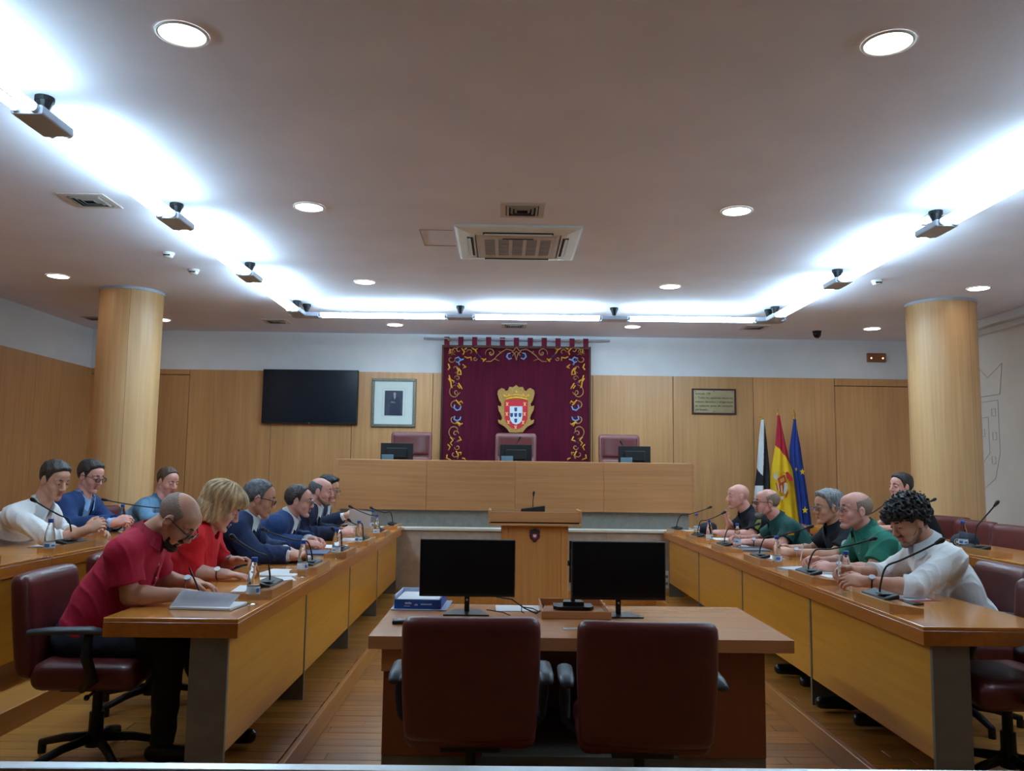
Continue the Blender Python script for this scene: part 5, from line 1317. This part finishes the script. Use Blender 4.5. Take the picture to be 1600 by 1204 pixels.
person('man in a blue suit and thin glasses, hands clasped on the left desk',V(-2.22,7.2,.70),W(449,812,7.2),W(467,783,7.2),.05,.12,0,'rosy','blue',False,
   [arm(-1,Z(W(423,850,6.98),FZ+.01),Z(W(479,842,7.0),FZ+.01),(1,.25,-.05),(0,.5,-1),.8),arm(1,V(-1.9,7.5,FZ+.01),V(-1.62,7.25,FZ+.02),(1,-.4,0),(0,-.5,-1),.8)],
   hair='receding',hcol='dark',glasses='thin',suit=True,tie=CL['trou'])
person('shaven-headed man with stubble in a navy suit and white cuffs, hands clasped',V(-2.2,8.15,.70),W(488,795,8.15),W(501,768,8.15),-.05,.08,0,'rosy','navy2',False,
   [arm(-1,V(-1.93,7.95,FZ+.01),Z(W(534,836,8.0),FZ+.02),(1,.2,.3),(0,.6,-.6),.8),arm(1,V(-1.9,8.5,FZ+.01),V(-1.58,8.2,FZ+.02),(1,-.4,.3),(0,-.6,-.6),.8)],
   hair='fringe',hcol='salt',beard=('stubble','shadow'),suit=True,tie=mat('silver_tie',(150,152,166),.4,.1,80))
def lanyard(t,O,jk,k):
    b=B(); b.tube([(k['N']+k['up']*z*k['s']+k['fw']*x*k['s']+k['lt']*.02-O).tolist() for z,x in ((.0,.09),(-.08,.15),(-.16,.18))],.006,6); b.link('red_microphone_head' if 0 else 'lanyard',m_r,t)
person('young dark-haired man in a navy suit and striped tie holding up papers, farthest at left',V(-2.32,9.1,.70),W(503,792,9.1),W(513,764,9.1),-.12,.22,0,'tan','navy2',False,
   [arm(-1,V(-1.98,8.9,FZ+.01),W(541,805,8.85),(1,.1,.35),(0,.6,-.6),.6),arm(1,V(-1.95,9.4,FZ+.01),V(-1.66,9.1,1.0),(1,-.2,.3),(0,-.6,-.6),.6)],
   hair='thick',hcol='black',glasses='thin',suit=True,tie=mat('grey_tie',(90,92,104),.4,.2,60))
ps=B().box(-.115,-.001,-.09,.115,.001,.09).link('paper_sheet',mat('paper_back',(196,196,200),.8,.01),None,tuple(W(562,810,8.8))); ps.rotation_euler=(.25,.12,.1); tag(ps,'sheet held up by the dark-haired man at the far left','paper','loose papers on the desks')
# rear left row
UF=.985+.042*1.08
person('dark-haired man in a white rolled-sleeve shirt, seated at the left edge of the picture',V(-3.78,6.1,.82),W(60,795,6.1),W(85,750,6.1),-.42,.36,-.12,'tan','white',False,
   [arm(-1,Z(W(88,850,5.72),UF),W(134,828,5.75)+V(0,0,.0),(.9,.3,.55),(.2,.8,-.2),.9,cuff=.3),arm(1,V(-3.35,6.45,UF),Z(W(146,826,6.15),UF+.03),(1,-.2,.1),(0,-.5,-.8),.6,cuff=.3)],
   hair='short',hcol='dark',sleeve='rolled',shirtc='white')
person('man in a blue blazer, pale blue shirt and glasses, behind the left rear desk',V(-3.98,7.2,.82),W(128,782,7.2),W(141,744,7.2),-.28,.30,-.1,'rosy','blue',False,
   [arm(-1,V(-3.55,6.95,UF+.01),Z(W(178,826,6.95),UF+.05),(.9,.2,.3),(0,.6,-.6),.8),arm(1,V(-3.5,7.5,UF+.01),V(-3.25,7.15,UF+.03),(1,-.3,.2),(0,-.6,-.6),.8)],
   hair='short',hcol='dark',glasses='dark',suit=True,shirtc='lblue')
person('man in a faded denim-blue shirt looking down, before the left column',V(-3.72,8.3,.82),W(247,786,8.3),W(262,752,8.3),-.5,.32,-.15,'rosy','denim',False,
   [arm(-1,V(-3.35,8.0,UF+.01),V(-3.1,8.1,UF+.01),(1,.2,-.1),(0,0,-1),.4,cuff=.5),arm(1,V(-3.3,8.6,UF+.01),V(-3.08,8.4,UF+.01),(1,-.3,-.1),(0,0,-1),.4,cuff=.5)],
   hair='receding',hcol='brown',sleeve='rolled',fat=.008,shirtc='denim')
# right front row
person('young man with curly black hair in a white shirt, bent over his papers at right',V(2.76,4.98,.70),W(1452,856,4.95),W(1420,814,4.95),PI+.22,.46,PI+.05,'tan','white',True,
   [arm(1,Z(W(1428,914,4.68),FZ+.012),Z(W(1352,891,4.78),FZ+.03),(-1,.15,.1),(0,.7,-.7),.8,cuff=.2),arm(-1,V(2.42,5.3,FZ+.015),V(2.12,5.1,FZ+.05),(-1,-.25,.15),(0,-.6,-.7),.8,cuff=.45)],
   hair='curly',hcol='black',sleeve='rolled',beard=('stubble','shadow'),watch=[(0,'dark')],feet=[V(2.2,4.85,.22),V(2.12,5.2,.22)])
pen('white pen upright in the hands of the curly-haired young man',tuple(W(1311,880,4.85)),(.1,0,1),mpw,.12)
person('bald man in a green polo shirt and rimless glasses, looking up',V(2.84,5.85,.70),W(1356,834,5.85),W(1336,798,5.85),PI+.10,-.05,PI,'rosy','green',True,
   [arm(1,Z(W(1362,884,5.62),FZ),Z(W(1302,886,5.68),FZ+.01),(-1,.15,.05),(0,.6,-.8),.8),arm(-1,V(2.5,6.15,FZ),V(2.24,5.95,FZ+.02),(-1,-.25,.2),(0,-.6,-.8),.8)],
   hair='fringe',hcol='stub',glasses='thin',watch=[(0,'dark')],feet=[V(2.2,5.7,.22),V(2.15,6.05,.22)])
pen('white pen in the hands of the man in the green polo',tuple(W(1253,862,5.8)),(.2,0,1),mpw,.12)
def emb(t,O,jk,k):
    a=k['arms'][0]; c=a['sh']*.55+a['el']*.45
    w=decal(t,O,jk,c,V(1,0,0),V(0,0,1),(0,1,0),circ(.05),m_w,'white_emblem',.003)
    if w: 
        for q in (.3,1.5,2.8,4.2): decal(t,O,jk,c+V(math.cos(q),0,math.sin(q))*.024,V(1,0,0),V(0,0,1),(0,1,0),circ(.011,8),m_k,'emblem_mark',.006)
person('grey-haired man with glasses in a black polo with a white round emblem',V(2.98,6.85,.70),W(1309,826,6.85),W(1294,793,6.85),PI+.12,.08,PI+.1,'tan','black',False,
   [arm(1,Z(W(1300,868,6.62),FZ),Z(W(1238,867,6.72),FZ+.01),(-1,.15,.1),(0,.6,-.8),.8),arm(-1,V(2.62,7.1,FZ),V(2.36,6.95,FZ+.02),(-1,-.25,.2),(0,-.6,-.8),.8)],
   hair='thick',hcol='grey',glasses='thin',extra=emb,watch=[(0,'steel')])
def flagp(t,O,jk,k):
    a=k['arms'][0]; c=a['sh']*.72+a['el']*.28
    decal(t,O,jk,c+V(0,0,.012),V(1,0,0),V(0,0,1),(0,1,0),[(-.032,-.012),(.032,-.008),(.032,.006),(-.032,.004)],m_r,'flag_patch_stripe',.004)
    decal(t,O,jk,c+V(0,0,-.002),V(1,0,0),V(0,0,1),(0,1,0),[(-.032,-.012),(.032,-.009),(.032,.009),(-.032,.006)],m_y,'flag_patch',.004)
person('bald man with a grey beard and glasses in a dark green uniform shirt',V(2.93,7.85,.70),W(1218,816,7.85),W(1198,786,7.85),PI+.03,.0,PI,'rosy','dkgreen',False,
   [arm(1,Z(W(1222,850,7.6),FZ),Z(W(1172,846,7.68),FZ+.01),(-1,.15,.0),(0,.4,-.9),.6),arm(-1,V(2.5,8.15,FZ),V(2.26,7.95,FZ+.02),(-1,-.25,.1),(0,-.5,-.8),.6)],
   hair='fringe',hcol='stub',beard=('goatee','beardg'),glasses='dark',extra=flagp,watch=[(0,'dark')])
def badge(t,O,jk,k):
    a=k['arms'][0]; c=a['sh']*.75+a['el']*.25
    decal(t,O,jk,c+V(-.02,0,.0),V(1,0,0),V(0,0,1),(0,1,0),[(-.04,-.055),(.0,-.05),(.035,.0),(.04,.055),(.0,.05),(-.03,.0)],mat('olive_patch',(170,168,90),.6,.1,60),'sleeve_badge',.004)
person('bald police officer in a black shirt with a yellow sleeve badge, arms folded',V(2.9,8.9,.70),W(1170,804,8.9),W(1153,776,8.9),PI+.12,.02,PI+.1,'rosy','black',False,
   [arm(1,V(2.58,8.68,FZ+.005),V(2.33,8.85,FZ+.01),(-.9,.5,.1),(0,.3,-.9),.5),arm(-1,V(2.5,9.2,FZ+.01),V(2.42,8.92,FZ+.10),(-.5,-.55,.65),(.9,.2,0),.35)],
   hair='bald',hcol='stub',extra=badge,fat=.008,belly=.03)
person('dark-haired officer in a black shirt turned to the left, alone in the rear right row',V(4.28,8.35,.82),W(1418,790,8.35),W(1408,761,8.35),PI+.22,.0,PI+.25,'rosy','black',False,
   [arm(1,V(3.95,8.1,UF),V(3.66,8.2,UF),(-1,.2,0),(0,0,-1),.4),arm(-1,V(3.9,8.65,UF),V(3.66,8.5,UF),(-1,-.2,0),(0,0,-1),.4)],
   hair='short',hcol='dark')
